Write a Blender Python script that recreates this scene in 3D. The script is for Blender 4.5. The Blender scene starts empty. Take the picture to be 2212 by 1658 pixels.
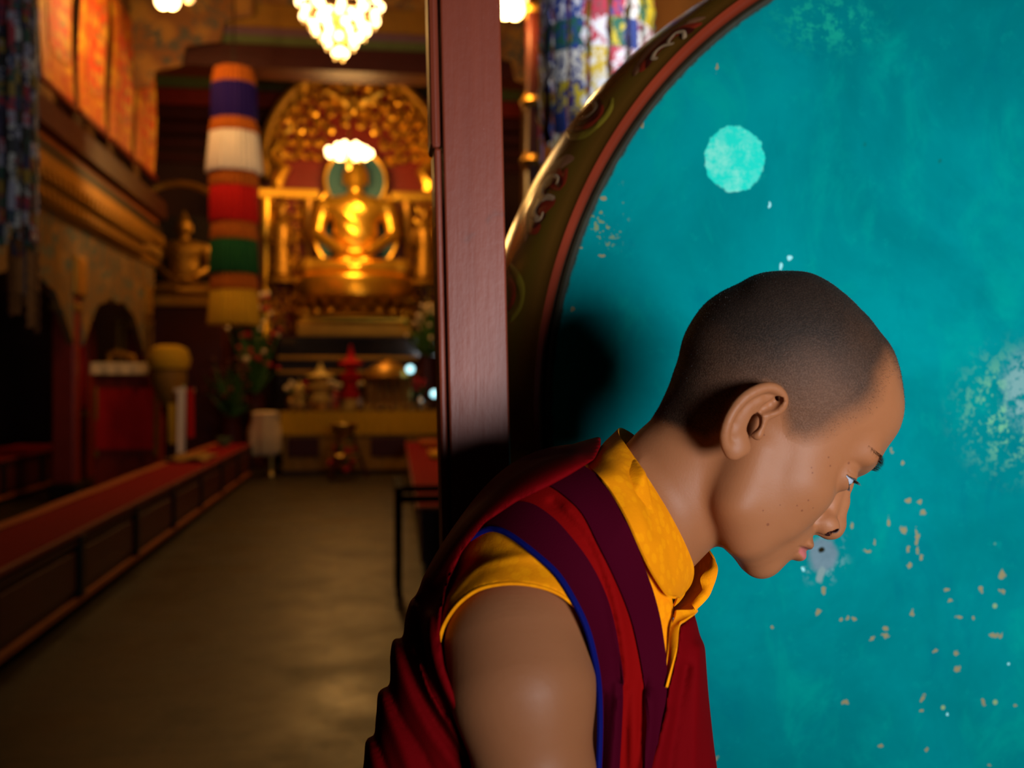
import bpy, math, random, time
import numpy as np
from mathutils import Vector, Matrix
random.seed(7)
rng = np.random.default_rng(7)
QUALITY = 1.0            # grid step multiplier for the sculpted figures
SC = bpy.context.scene
COL = SC.collection
PI = math.pi
PSI = math.atan(306/2150)          # camera turned right of the hall's axis
CAMZ = 1.2
CP, SP = math.cos(PSI), math.sin(PSI)

# ------------------------------------------------------------------ placing helpers
def W(u, v, y):
    """world point seen at pixel (u, v) at hall depth y"""
    dx, dz = (u-1106)/2150, (829-v)/2150
    r = Vector((dx*CP+SP, -dx*SP+CP, dz))
    return Vector((r.x/r.y*y, y, CAMZ+r.z/r.y*y))
def WX(u, v, x):
    """world point seen at pixel (u, v) on the plane x = const"""
    dx, dz = (u-1106)/2150, (829-v)/2150
    r = Vector((dx*CP+SP, -dx*SP+CP, dz))
    return Vector((x, r.y/r.x*x, CAMZ+r.z/r.x*x))
def cam2world(V):
    """camera-levelled millimetres -> world metres"""
    V = np.asarray(V)/1000.0
    return np.stack([V[:, 0]*CP+V[:, 1]*SP, -V[:, 0]*SP+V[:, 1]*CP, V[:, 2]+CAMZ], 1)

# ------------------------------------------------------------------ object helpers
def thing(name, label, cat, loc=(0, 0, 0), group=None):
    o = bpy.data.objects.new(name, None); COL.objects.link(o)
    o.empty_display_size = 0.05
    o.location = loc; o['label'] = label; o['category'] = cat
    if group: o['group'] = group
    return o
def tag(o, label=None, cat=None, group=None, kind=None):
    if label: o['label'] = label
    if cat: o['category'] = cat
    if group: o['group'] = group
    if kind: o['kind'] = kind
    return o

class MB:
    def __init__(s): s.v = []; s.f = []; s.m = []; s.cur = 0
    def add(s, V, F):
        n = len(s.v); s.v += [tuple(map(float, p)) for p in V]; s.f += [tuple(i+n for i in f) for f in F]; s.m += [s.cur]*len(F)
        return s
    def box(s, a, b, bev=0):
        (x0, y0, z0), (x1, y1, z1) = a, b
        V = [(x0, y0, z0), (x1, y0, z0), (x1, y1, z0), (x0, y1, z0), (x0, y0, z1), (x1, y0, z1), (x1, y1, z1), (x0, y1, z1)]
        return s.add(V, [(3, 2, 1, 0), (4, 5, 6, 7), (0, 1, 5, 4), (1, 2, 6, 5), (2, 3, 7, 6), (3, 0, 4, 7)])
    def hexa(s, V):
        return s.add(V, [(3, 2, 1, 0), (4, 5, 6, 7), (0, 1, 5, 4), (1, 2, 6, 5), (2, 3, 7, 6), (3, 0, 4, 7)])
    def lathe(s, prof, c=(0, 0, 0), n=24, cap=True, fr=None):
        """prof: (r, z) list; fr: radius function of angle"""
        V = []; F = []
        for r, z in prof:
            for i in range(n):
                a = 2*PI*i/n; k = fr(a, z) if fr else 1
                V.append((c[0]+r*k*math.cos(a), c[1]+r*k*math.sin(a), c[2]+z))
        for j in range(len(prof)-1):
            for i in range(n):
                F.append((j*n+i, j*n+(i+1) % n, (j+1)*n+(i+1) % n, (j+1)*n+i))
        if cap:
            F.append(tuple(reversed(range(n)))); F.append(tuple(range((len(prof)-1)*n, len(prof)*n)))
        return s.add(V, F)
    def tube(s, pts, r, n=8, closed=False):
        pts = [Vector(p) for p in pts]; m = len(pts); V = []; F = []
        rr = r if hasattr(r, '__len__') else [r]*m
        up = None
        for i, p in enumerate(pts):
            a = pts[(i-1) % m] if (closed or i > 0) else pts[i]; b = pts[(i+1) % m] if (closed or i < m-1) else pts[i]
            t = (b-a).normalized()
            if up is None:
                up = t.orthogonal().normalized()
            else:
                up = (up-t*up.dot(t)); up = up.normalized() if up.length > 1e-6 else t.orthogonal().normalized()
            w = t.cross(up)
            for k in range(n):
                q = 2*PI*k/n; V.append(p+(up*math.cos(q)+w*math.sin(q))*rr[i])
        for i in range(m if closed else m-1):
            for k in range(n):
                F.append((i*n+k, i*n+(k+1) % n, ((i+1) % m)*n+(k+1) % n, ((i+1) % m)*n+k))
        if not closed:
            F.append(tuple(reversed(range(n)))); F.append(tuple(range((m-1)*n, m*n)))
        return s.add(V, F)
    def ball(s, c, r, n=10, sz=1.0, sy=1.0):
        V = []; F = []; m = n//2+1
        for j in range(m+1):
            t = PI*j/m
            for i in range(n):
                a = 2*PI*i/n; V.append((c[0]+r*math.sin(t)*math.cos(a), c[1]+r*sy*math.sin(t)*math.sin(a), c[2]+r*sz*math.cos(t)))
        for j in range(m):
            for i in range(n):
                F.append((j*n+i, (j+1)*n+i, (j+1)*n+(i+1) % n, j*n+(i+1) % n))
        return s.add(V, F)
    def prism(s, poly, y0, y1):
        """polygon in x,z extruded in y"""
        n = len(poly)
        V = [(x, y0, z) for x, z in poly]+[(x, y1, z) for x, z in poly]
        F = [tuple(range(n)), tuple(reversed(range(n, 2*n)))]+[(i, i+n, (i+1) % n+n, (i+1) % n) for i in range(n)]
        return s.add(V, F)
    def sheet(s, rows, th=0.0):
        """grid of points; optional thickness by offset along normal"""
        R = len(rows); Cn = len(rows[0])
        P = np.array([[tuple(p) for p in r] for r in rows], float)
        F = [(i*Cn+j, i*Cn+j+1, (i+1)*Cn+j+1, (i+1)*Cn+j) for i in range(R-1) for j in range(Cn-1)]
        if th <= 0: return s.add(P.reshape(-1, 3), F)
        du = np.gradient(P, axis=0); dv = np.gradient(P, axis=1); N = np.cross(du, dv); N /= np.maximum(np.linalg.norm(N, axis=2, keepdims=True), 1e-9)
        P2 = P+N*th; n = R*Cn
        F2 = [tuple(i+n for i in reversed(f)) for f in F]
        E = []
        for j in range(Cn-1): E += [(j+1, j, j+n, j+1+n), ((R-1)*Cn+j, (R-1)*Cn+j+1, (R-1)*Cn+j+1+n, (R-1)*Cn+j+n)]
        for i in range(R-1): E += [(i*Cn, (i+1)*Cn, (i+1)*Cn+n, i*Cn+n), ((i+1)*Cn+Cn-1, i*Cn+Cn-1, i*Cn+Cn-1+n, (i+1)*Cn+Cn-1+n)]
        return s.add(np.concatenate([P.reshape(-1, 3), P2.reshape(-1, 3)]), F+F2+E)
    def build(s, name, mats, parent=None, smooth=False, bevel=0, loc=None, fix=True):
        me = bpy.data.meshes.new(name)
        V = s.v
        if parent is not None:                      # keep part geometry relative to its thing
            off = Vector((0, 0, 0)); q = parent
            while q is not None: off += q.location; q = q.parent
            V = [(a-off.x, b-off.y, c-off.z) for a, b, c in V]
        elif loc is not None:
            V = [(a-loc[0], b-loc[1], c-loc[2]) for a, b, c in V]
        me.from_pydata(V, [], s.f)
        if not isinstance(mats, (list, tuple)): mats = [mats]
        for m in mats: me.materials.append(m)
        if any(s.m): me.polygons.foreach_set('material_index', s.m)
        if fix:
            import bmesh
            bm = bmesh.new(); bm.from_mesh(me); bmesh.ops.recalc_face_normals(bm, faces=bm.faces); bm.to_mesh(me); bm.free()
        if smooth:
            me.shade_smooth()
            me.set_sharp_from_angle(angle=math.radians(40))
        o = bpy.data.objects.new(name, me); COL.objects.link(o)
        if parent is not None: o.parent = parent
        elif loc is not None: o.location = loc
        if bevel:
            md = o.modifiers.new('bevel', 'BEVEL'); md.width = bevel; md.segments = 2; md.limit_method = 'ANGLE'
        return o

# ------------------------------------------------------------------ materials
def srgb(h):
    h = h.lstrip('#'); c = [int(h[i:i+2], 16)/255 for i in (0, 2, 4)]
    return tuple((x/12.92 if x <= .04045 else ((x+.055)/1.055)**2.4) for x in c)+(1,)
class NT:
    def __init__(s, name):
        s.mat = bpy.data.materials.new(name); s.mat.use_nodes = True; s.t = s.mat.node_tree
        s.b = s.t.nodes['Principled BSDF']; s.n = 0
    def node(s, kind, **kw):
        n = s.t.nodes.new(kind)
        for k, v in kw.items(): setattr(n, k, v)
        return n
    def put(s, sock, val):
        if hasattr(val, 'node'): s.t.links.new(val, sock)
        elif isinstance(val, tuple) and len(val) == 3 and sock.type == 'RGBA': sock.default_value = val+(1,)
        else: sock.default_value = val
    def math(s, op, a, b=None, c=None, clamp=False):
        n = s.node('ShaderNodeMath', operation=op); n.use_clamp = clamp
        s.put(n.inputs[0], a)
        if b is not None: s.put(n.inputs[1], b)
        if c is not None: s.put(n.inputs[2], c)
        return n.outputs[0]
    def mix(s, f, a, b, mode='MIX'):
        n = s.node('ShaderNodeMix', data_type='RGBA', blend_type=mode)
        s.put(n.inputs[0], f); s.put(n.inputs[6], a); s.put(n.inputs[7], b)
        return n.outputs[2]
    def coord(s, kind='Object'): return s.node('ShaderNodeTexCoord').outputs[kind]
    def mapping(s, vec, scale=(1, 1, 1), loc=(0, 0, 0), rot=(0, 0, 0)):
        n = s.node('ShaderNodeMapping'); s.put(n.inputs[0], vec)
        n.inputs['Scale'].default_value = scale; n.inputs['Location'].default_value = loc; n.inputs['Rotation'].default_value = rot
        return n.outputs[0]
    def noise(s, vec, scale, detail=3, rough=.5, out=0, dist=0.0):
        n = s.node('ShaderNodeTexNoise'); s.put(n.inputs['Vector'], vec)
        n.inputs['Scale'].default_value = scale; n.inputs['Detail'].default_value = detail; n.inputs['Roughness'].default_value = rough; n.inputs['Distortion'].default_value = dist
        return n.outputs[out]
    def ramp(s, f, stops, interp='LINEAR'):
        n = s.node('ShaderNodeValToRGB'); s.put(n.inputs[0], f); n.color_ramp.interpolation = interp
        e = n.color_ramp.elements
        e[0].position, e[0].color = stops[0]; e[1].position, e[1].color = stops[-1]
        for p, c in stops[1:-1]:
            q = e.new(p); q.color = c
        return n.outputs[0]
    def step(s, x, a, b):
        n = s.node('ShaderNodeMapRange'); n.interpolation_type = 'SMOOTHSTEP'
        s.put(n.inputs[0], x); n.inputs[1].default_value = a; n.inputs[2].default_value = b; n.inputs[3].default_value = 0; n.inputs[4].default_value = 1
        return n.outputs[0]
    def bump(s, h, strength=.3, dist=.01):
        n = s.node('ShaderNodeBump'); n.inputs['Strength'].default_value = strength; n.inputs['Distance'].default_value = dist
        s.put(n.inputs['Height'], h); s.t.links.new(n.outputs[0], s.b.inputs['Normal'])
    def attr(s, name, out='Fac'):
        n = s.node('ShaderNodeAttribute'); n.attribute_name = name
        return n.outputs[out]
    def base(s, c): s.put(s.b.inputs['Base Color'], c)
    def set(s, **kw):
        for k, v in kw.items(): s.put(s.b.inputs[k.replace('_', ' ')], v)
        return s
def simple(name, col, rough=.6, metal=0, var=.25, scale=8, bump=0, bscale=60, sheen=0, spec=None, emit=None):
    t = NT(name); c = srgb(col) if isinstance(col, str) else col
    o = t.coord()
    if var:
        n = t.noise(o, scale, 4, .6)
        dark = tuple(x*(1-var) for x in c[:3])+(1,); lite = tuple(min(1, x*(1+var)) for x in c[:3])+(1,)
        t.base(t.mix(n, dark, lite))
    else: t.base(c)
    t.set(Roughness=rough, Metallic=metal)
    if spec is None and not metal: spec = .1 if rough >= .75 else .3
    if spec is not None: t.set(Specular_IOR_Level=spec)
    if sheen: t.set(Sheen_Weight=sheen)
    if bump: t.bump(t.noise(o, bscale, 3), bump, .01)
    if emit: t.put(t.b.inputs['Emission Color'], emit[0]); t.b.inputs['Emission Strength'].default_value = emit[1]
    return t.mat
# ---------------------------------------------------------------- boy (signed distance modelling, millimetres, camera-levelled axes)
def px(u, v, Y):
    return np.array([(u-1106)/2150*Y, Y, (829-v)/2150*Y], dtype=np.float32)

def smin(a, b, k):
    h = np.clip(0.5+0.5*(b-a)/k, 0, 1)
    return b*(1-h)+a*h-k*h*(1-h)
def smax(a, b, k): return -smin(-a, -b, k)
def ell(P, c, r, rot=None):
    x = P[0]-c[0]; y = P[1]-c[1]; z = P[2]-c[2]
    if rot is not None:                       # rot rows = local axes
        x, y, z = (rot[0][0]*x+rot[0][1]*y+rot[0][2]*z, rot[1][0]*x+rot[1][1]*y+rot[1][2]*z, rot[2][0]*x+rot[2][1]*y+rot[2][2]*z)
    k0 = np.sqrt((x/r[0])**2+(y/r[1])**2+(z/r[2])**2)
    k1 = np.sqrt((x/r[0]**2)**2+(y/r[1]**2)**2+(z/r[2]**2)**2)
    return k0*(k0-1)/np.maximum(k1, 1e-6)
def cap(P, a, b, ra, rb=None):
    if rb is None: rb = ra
    a = np.asarray(a, np.float32); b = np.asarray(b, np.float32); ab = b-a
    t = ((P[0]-a[0])*ab[0]+(P[1]-a[1])*ab[1]+(P[2]-a[2])*ab[2])/float(ab@ab)
    t = np.clip(t, 0, 1)
    return np.sqrt((P[0]-a[0]-t*ab[0])**2+(P[1]-a[1]-t*ab[1])**2+(P[2]-a[2]-t*ab[2])**2)-(ra+(rb-ra)*t)
def chain(P, pts, rs, k=2.0):
    d = None
    for i in range(len(pts)-1):
        c = cap(P, pts[i], pts[i+1], rs[i], rs[i+1])
        d = c if d is None else smin(d, c, k)
    return d
def poly2(U, V, pts):
    """signed distance to a closed 2D polygon (negative inside)"""
    n = len(pts); d = np.full(U.shape, 1e9, np.float32); s = np.ones(U.shape, np.float32)
    for i in range(n):
        ax, ay = pts[i]; bx, by = pts[(i+1) % n]
        ex, ey = bx-ax, by-ay; wx, wy = U-ax, V-ay
        t = np.clip((wx*ex+wy*ey)/(ex*ex+ey*ey+1e-9), 0, 1)
        d = np.minimum(d, (wx-ex*t)**2+(wy-ey*t)**2)
        c1 = V >= ay; c2 = V < by; c3 = ex*wy > ey*wx
        f = (c1 & c2 & c3) | (~c1 & ~c2 & ~c3)
        s = np.where(f, -s, s)
    return s*np.sqrt(d)
def pline(U, V, pts, per=False):
    """distance to an open 2D polyline"""
    d = np.full(U.shape, 1e9, np.float32)
    for (ax, ay), (bx, by) in zip(pts[:-1], pts[1:]):
        ex, ey = bx-ax, by-ay; wx, wy = U-ax, V-ay
        t = np.clip((wx*ex+wy*ey)/(ex*ex+ey*ey+1e-9), 0, 1)
        d = np.minimum(d, (wx-ex*t)**2+(wy-ey*t)**2)
    return np.sqrt(d)
def catmull(pts, n=6):
    out = []
    P = [pts[0]]+list(pts)+[pts[-1]]
    for i in range(1, len(P)-2):
        p0, p1, p2, p3 = [np.array(q, float) for q in P[i-1:i+3]]
        for j in range(n):
            t = j/n
            out.append(tuple(0.5*((2*p1)+(-p0+p2)*t+(2*p0-5*p1+4*p2-p3)*t*t+(-p0+3*p1-3*p2+p3)*t**3)))
    out.append(tuple(pts[-1]))
    return out

def surface_nets(S, xs, ys, zs):
    nx, ny, nz = S.shape
    ins = S < 0
    cnt = np.zeros((nx-1, ny-1, nz-1), np.int8)
    for a in (0, 1):
        for b in (0, 1):
            for c in (0, 1):
                cnt += ins[a:nx-1+a, b:ny-1+b, c:nz-1+c]
    act = (cnt > 0) & (cnt < 8)
    I, J, K = np.nonzero(act)
    idx = np.full(act.shape, -1, np.int32); idx[I, J, K] = np.arange(len(I))
    acc = np.zeros((len(I), 3)); num = np.zeros(len(I))
    corners = [(a, b, c) for a in (0, 1) for b in (0, 1) for c in (0, 1)]
    for p in corners:
        for ax in range(3):
            if p[ax]: continue
            q = list(p); q[ax] = 1
            s0 = S[I+p[0], J+p[1], K+p[2]]; s1 = S[I+q[0], J+q[1], K+q[2]]
            m = (s0 < 0) != (s1 < 0)
            t = np.where(m, s0/np.where(m, s0-s1, 1), 0)
            P = np.stack([xs[I+p[0]], ys[J+p[1]], zs[K+p[2]]], 1); Q = np.stack([xs[I+q[0]], ys[J+q[1]], zs[K+q[2]]], 1)
            acc += np.where(m[:, None], P+(Q-P)*t[:, None], 0); num += m
    V = acc/num[:, None]
    quads = []
    # edges along x
    for ax in range(3):
        sl0 = [slice(None)]*3; sl1 = [slice(None)]*3
        sl0[ax] = slice(0, -1); sl1[ax] = slice(1, None)
        A = ins[tuple(sl0)]; B = ins[tuple(sl1)]
        e = A != B
        o = [i for i in range(3) if i != ax]
        g = [slice(None)]*3
        for q in o: g[q] = slice(1, -1)
        E_ = np.argwhere(e[tuple(g)])
        if not len(E_): continue
        for q in o: E_[:, q] += 1
        flip = A[E_[:, 0], E_[:, 1], E_[:, 2]]
        def at(d0, d1):
            M = E_.copy(); M[:, o[0]] += d0; M[:, o[1]] += d1
            return idx[M[:, 0], M[:, 1], M[:, 2]]
        a, b, c, d = at(-1, -1), at(0, -1), at(0, 0), at(-1, 0)
        q1 = np.stack([a, b, c, d], 1)
        if ax == 1: flip = ~flip
        q1[~flip] = q1[~flip][:, ::-1]
        quads.append(q1)
    Q = np.concatenate(quads)
    Q = Q[(Q >= 0).all(1)]
    return V, Q

def axis(*segs):
    """segs: (start, end, step) chained"""
    out = []
    for a, b, s in segs:
        n = max(1, int(round((b-a)/s)))
        out += list(np.linspace(a, b, n, endpoint=False))
    out.append(segs[-1][1])
    return np.array(out, np.float32)
def grid(xs, ys, zs):
    return (xs[:, None, None]+np.zeros((1, len(ys), len(zs)), np.float32),
            ys[None, :, None]+np.zeros((len(xs), 1, len(zs)), np.float32),
            zs[None, None, :]+np.zeros((len(xs), len(ys), 1), np.float32))
def sparse(fn, xs, ys, zs, stride=4, margin=3.0):
    """evaluate a distance function on the full grid, but only near its surface"""
    def sub(a):
        i = list(range(0, len(a), stride))
        if i[-1] != len(a)-1: i.append(len(a)-1)
        return np.array(i)
    ia, ib, ic = sub(xs), sub(ys), sub(zs)
    C_ = fn(grid(xs[ia], ys[ib], zs[ic])).astype(np.float32)
    out = np.empty((len(xs), len(ys), len(zs)), np.float32)
    # trilinear upsampling as the default value
    def up(A, idx, n, ax):
        t = np.interp(np.arange(n), idx, np.arange(len(idx))); lo = np.minimum(t.astype(int), len(idx)-2); f = (t-lo).astype(np.float32)
        sh = [1, 1, 1]; sh[ax] = n; f = f.reshape(sh)
        return np.take(A, lo, ax)*(1-f)+np.take(A, lo+1, ax)*f
    out = up(up(up(C_, ia, len(xs), 0), ib, len(ys), 1), ic, len(zs), 2)
    dx = np.gradient(xs)[:, None, None]; dy = np.gradient(ys)[None, :, None]; dz = np.gradient(zs)[None, None, :]
    mx = stride*np.maximum(np.maximum(dx, dy), dz)
    m = np.abs(out) < margin+.75*mx
    I, J, K = np.nonzero(m)
    for s in range(0, len(I), 2000000):
        i, j, k = I[s:s+2000000], J[s:s+2000000], K[s:s+2000000]
        out[i, j, k] = fn((xs[i], ys[j], zs[k]))
    return out

def relax(V, Q, it=2, lam=0.5):
    n = len(V)
    e = np.concatenate([Q[:, [0, 1]], Q[:, [1, 2]], Q[:, [2, 3]], Q[:, [3, 0]]])
    e = np.concatenate([e, e[:, ::-1]])
    deg = np.bincount(e[:, 0], minlength=n).astype(float)
    for _ in range(it):
        s = np.stack([np.bincount(e[:, 0], V[e[:, 1], k], minlength=n) for k in range(3)], 1)
        V = V+lam*(s/np.maximum(deg, 1)[:, None]-V)
    return V

# head pose: x forward, y towards the camera, z to the crown; origin between the ears
TH = math.radians(35.0)
HF = np.array([math.cos(TH), 0, -math.sin(TH)]); HU = np.array([math.sin(TH), 0, math.cos(TH)]); HN = np.array([0, -1.0, 0])
HO = px(1625, 900, 715)-65*HN
HR = np.stack([HF, HN, HU]).astype(np.float32)
def loc2cam(l): return HO+HR.T@np.asarray(l, float)
def L(u, v, y):
    d = np.array([(u-1106)/2150, 1, (829-v)/2150]); t = (y+HN@HO)/(HN@d)
    return HR@(d*t-HO)

EYE_C = (83.5, 34.0, 6.2); EYE_R = 12.3
_na, _nb = L(1794, 1157, 15), L(1800, 1151, 15)
NOSTRIL = [(_na[0]-2.6, 19.0, _na[2]+.3), (_nb[0], 17.0, _nb[2]+.5), (_nb[0]+.5, 10, _nb[2]+4)]
def head_sdf(P):
    """P: camera-frame arrays; returns (skin distance, ear distance)"""
    x = P[0]-HO[0]; z0 = P[2]-HO[2]
    X = HR[0][0]*x+HR[0][2]*z0; Y = -(P[1]-HO[1]); Z = HR[2][0]*x+HR[2][2]*z0
    A = np.abs(Y)
    q = (X, A, Z)
    d = ell(q, (13, 0, 49), (80, 70, 77.5))
    d = smin(d, ell(q, (37, 0, 46), (74.5, 60.5, 70)), 16)
    d = smin(d, ell(q, (-12, 0, 26), (44, 52, 44)), 16)
    d = smin(d, ell(q, (-12, 0, -12), (34, 44, 34)), 22)                 # occiput base
    face = ell(q, (50, 0, -12), (46, 59, 54))
    face = smin(face, ell(q, (48, 0, -46), (45, 47, 41)), 18)
    face = smin(face, ell(q, (42, 31, -32), (43, 27, 46)), 16)        # cheek plane and masseter
    face = smin(face, ell(q, (63, 35, -15), (23, 21, 20)), 16)        # cheekbone
    face = smin(face, ell(q, (82, 0, -52), (24.5, 27, 26)), 12)           # muzzle
    d = smin(d, face, 20)
    jaw = chain(q, [(20, 49, -16), (31, 47, -57), (56, 32, -74), (80, 8, -81)], [9, 11, 11, 12], 8)
    d = smin(d, jaw, 18)
    d = smin(d, ell(q, (83, 0, -80), (13.5, 17, 13.5)), 10)                # chin
    d = smin(d, ell(q, (48, 0, -65), (40, 34, 20)), 14)                   # under jaw
    d = smin(d, cap(q, (98, 6, 27), (90, 36, 29), 9, 9), 16)               # brow
    # sockets
    d = smax(d, -ell(q, (107, 24, 4), (11, 16, 8.5)), 10)
    d = smax(d, -ell(q, (104, 46, 5), (18, 15, 11)), 12)
    d = smax(d, -ell(q, (106, 0, -67), (3.5, 16, 3.0)), 6)                  # mentolabial fold
    # nose
    n = chain(q, [(98, 0, 16), (103.5, 0, 6), (109, 0, -8), (114, 0, -22)], [6.5, 5.4, 6, 8], 5)
    n = smin(n, cap(q, (95, 6, 4), (102, 9, -20), 6, 7), 8)
    n = smin(n, ell(q, (114, 0, -27.5), (10.2, 10.5, 10.4)), 4)
    n = smin(n, ell(q, (104.5, 14.5, -29), (11, 7.2, 9)), 3.4)          # wing
    n = smin(n, cap(q, (104, 0, -37), (113, 0, -33.5), 3.8, 4.6), 3.5)            # columella
    d = smin(d, n, 5.5)
    groove = chain(q, [(103, 19.5, -17), (97.5, 23.0, -23), (93.5, 22.5, -34)], [1.2, 1.9, 1.6], 2)
    d = smax(d, -groove, 3.0)
    d = smax(d, -chain(q, NOSTRIL, [2.4, 3.8, 2.8], 1), .7)      # nostril
    up = ell(q, (100.5, 0, -49.5), (8.8, 21, 5.6))
    up = smin(up, ell(q, (102.8, 4.2, -50.5), (6.5, 6, 4.6)), 3)
    lo = ell(q, (99.8, 0, -60.0), (10.4, 18.5, 6.8))
    d = smin(d, up, 3.0)
    d = smin(d, lo, 3.0)
    mouth = chain(q, [(112, 0, -53.6), (105, 12, -54.0), (95, 24, -56.0)], [1.0, .9, .8], 1)
    d = smax(d, -mouth, 2.0)
    # eyelids: shell round the ball with a slit
    e = (EYE_C[0], EYE_C[1], EYE_C[2])
    ball = np.sqrt((X-e[0])**2+(A-e[1])**2+(Z-e[2])**2)
    lid = ball-(EYE_R+1.7)
    d = smin(d, lid, 4.0)
    sx = X-e[0]; sy = (A-e[1])/13.5
    zz = Z-e[2]+0.16*sx-0.6
    q4 = 1-np.clip(sy, -1, 1)**4; q2 = 1-sy**2
    top = np.where(sy > 0, 3.9*q4, 3.9*q2); bot = np.where(sy > 0, -4.4*q4, -4.4*q2)
    slit = np.maximum(np.maximum(zz-top, bot-zz), -sx)
    slit = np.maximum(slit, np.abs(A-e[1])-13.4)
    d = smax(d, -slit, 0.7)
    crease = np.abs(ball-(EYE_R+2.2))+np.abs(zz-(6.6-3.0*sy**2))-0.35
    crease = np.where(sx > 1, crease, 9)
    d = smax(d, -(crease), 1.6)
    d = smax(d, -(ball-EYE_R), 0.4)
    # ears (drawn on the near side, mirrored)
    def E(u, v, dy): l = L(u, v, 68+dy); return (l[0], 68+dy, l[2])
    hel = catmull([E(1636, 905, 2), E(1660, 897, 4), E(1684, 884, 5), E(1692, 864, 7), E(1683, 845, 10), E(1661, 836, 13), E(1633, 843, 16), E(1606, 860, 18), E(1585, 885, 19), E(1571, 913, 19), E(1565, 940, 17), E(1568, 962, 14)], 3)
    nh = len(hel); rs = [2.2+1.1*min(1, i/8.0)+(0.3 if 12 < i < 24 else 0) for i in range(nh)]
    ear = chain(q, hel, rs, 1.5)
    anti = catmull([E(1667, 858, 6.5), E(1645, 861, 10), E(1620, 874, 12), E(1602, 893, 12.5), E(1591, 917, 12), E(1589, 940, 10.5), E(1598, 952, 8)], 3)
    ear = smin(ear, chain(q, anti, [3.4]*4+[4.2]*(len(anti)-4), 1.5), 3.0)
    ear = smin(ear, chain(q, [E(1645, 892, 3), E(1628, 884, 8.5)], [2.0, 2.4], 1), 2.0)
    ear = smin(ear, ell(q, E(1586, 970, 11), (7.5, 4.6, 8.0)), 5)
    ear = smin(ear, ell(q, E(1602, 966, 8), (6.5, 4.4, 6.5)), 4)
    ear = smin(ear, cap(q, E(1643, 912, 1.5), E(1636, 938, 2.0), 4.6, 4.2), 3.5)   # tragus
    # plate following the antihelix
    pl = chain(q, [E(1660, 872, 2), E(1625, 885, 4), E(1600, 905, 6), E(1595, 945, 4)], [5, 7, 8.5, 8], 4)
    ear = smin(ear, pl, 4)
    ear = smin(ear, chain(q, [E(1650, 847, 7.5), E(1612, 868, 11), E(1589, 897, 12.5), E(1579, 930, 11.5), E(1580, 955, 9)], [3, 4.4, 4.8, 4.6, 3.5], 3), 2.5)
    ear = smax(ear, -ell(q, E(1623, 913, 5), (6.2, 10.5, 8.6)), 2.2)          # concha
    ear = smax(ear, -cap(q, E(1622, 928, 7), E(1615, 953, 5.5), 4.2, 2.8), 1.5)      # notch
    ear = smax(ear, -chain(q, [E(1682, 862, 8), E(1668, 874, 7.5), E(1650, 884, 8), E(1636, 894, 9.5)], [3.6, 3.9, 3.2, 1.8], 2), 1.3)  # fossa
    skull = d
    d = smin(d, ear, 3.5)
    d = smax(d, -ell(q, E(1624, 914, -2), (4.5, 13, 5)), 2.5)
    return d, ear, skull, (X, Y, Z)

def torso_sdf(P):
    """trunk and shoulders without arms"""
    Xc, Yc, Zc = P
    k = 777/2150
    U = 1106+Xc/k; V = 829-Zc/k
    outline = catmull([(1375, 985), (1300, 1005), (1210, 1018), (1130, 1052), (1058, 1110), (1000, 1180), (945, 1270), (905, 1360), (880, 1450), (850, 1560), (820, 1700), (800, 1950), (830, 2060),
               (1440, 2060), (1500, 1950), (1505, 1700), (1490, 1560), (1476, 1440), (1464, 1350), (1442, 1262), (1412, 1140)], 3)
    d2 = poly2(U, V, outline)*k
    r = 62.0; hw = 118.0
    qx = d2+r; qy = np.abs(Yc-790)-(hw-r)
    d = np.minimum(np.maximum(qx, qy), 0)+np.sqrt(np.maximum(qx, 0)**2+np.maximum(qy, 0)**2)-r
    nb = px(1345, 1130, 777)
    for s in (-1, 1):
        sh = np.array([px(1118, 1392, 668)[0], 790+s*122, px(1118, 1392, 668)[2]])
        mid = (nb+sh)/2+np.array([-4, s*6, 14])
        d = smin(d, chain(P, [nb, mid, sh], [48, 46, 47], 20), 26)
    return d
def arm_sdf(P):
    d = chain(P, [px(1116, 1395, 668), px(1128, 1480, 652), px(1158, 1690, 645)], [47.5, 45, 37.5], 14)
    e = px(1165, 1960, 640)
    d = smin(d, cap(P, px(1158, 1690, 645), e, 37.5, 31), 10)
    w = e+np.array([160, 45, -48])
    d = smin(d, cap(P, e, w, 32, 21), 12)
    return d
def hand_sdf(P):
    """near hand: palm, four curled fingers and the thumb"""
    e = px(1165, 1960, 640); w = e+np.array([160, 45, -48])
    k = w+np.array([62, 16, 4])                       # knuckle row centre
    d = smin(cap(P, w, w+np.array([20, 4, 2]), 20, 19), ell(P, w+np.array([38, 10, 3]), (34, 15, 31)), 10)
    for i, (ln, z) in enumerate(((25, 24), (28, 8), (26, -8), (20, -23))):
        a = k+np.array([0, 0, z]); b = a+np.array([ln*1.15, ln*.55, -2]); c = b+np.array([-2, ln*.85, -3]); t = c+np.array([-ln*.55, ln*.35, -2])
        d = smin(d, chain(P, [a-np.array([10, 2, 0]), a, b, c, t], [9, 9, 8.2, 7.6, 6.8], 2), 2.5)
    th = w+np.array([18, -2, 26])
    d = smin(d, chain(P, [th, th+np.array([22, -4, 20]), th+np.array([46, 10, 26]), th+np.array([62, 26, 20])], [11, 10, 9, 7.5], 3), 5)
    return d
def neck_sdf(P):
    Q_ = (P[0], 782+(P[1]-782)*1.2, P[2])
    return cap(Q_, px(1556, 950, 782), px(1382, 1138, 782), 53, 51)/1.1
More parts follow.
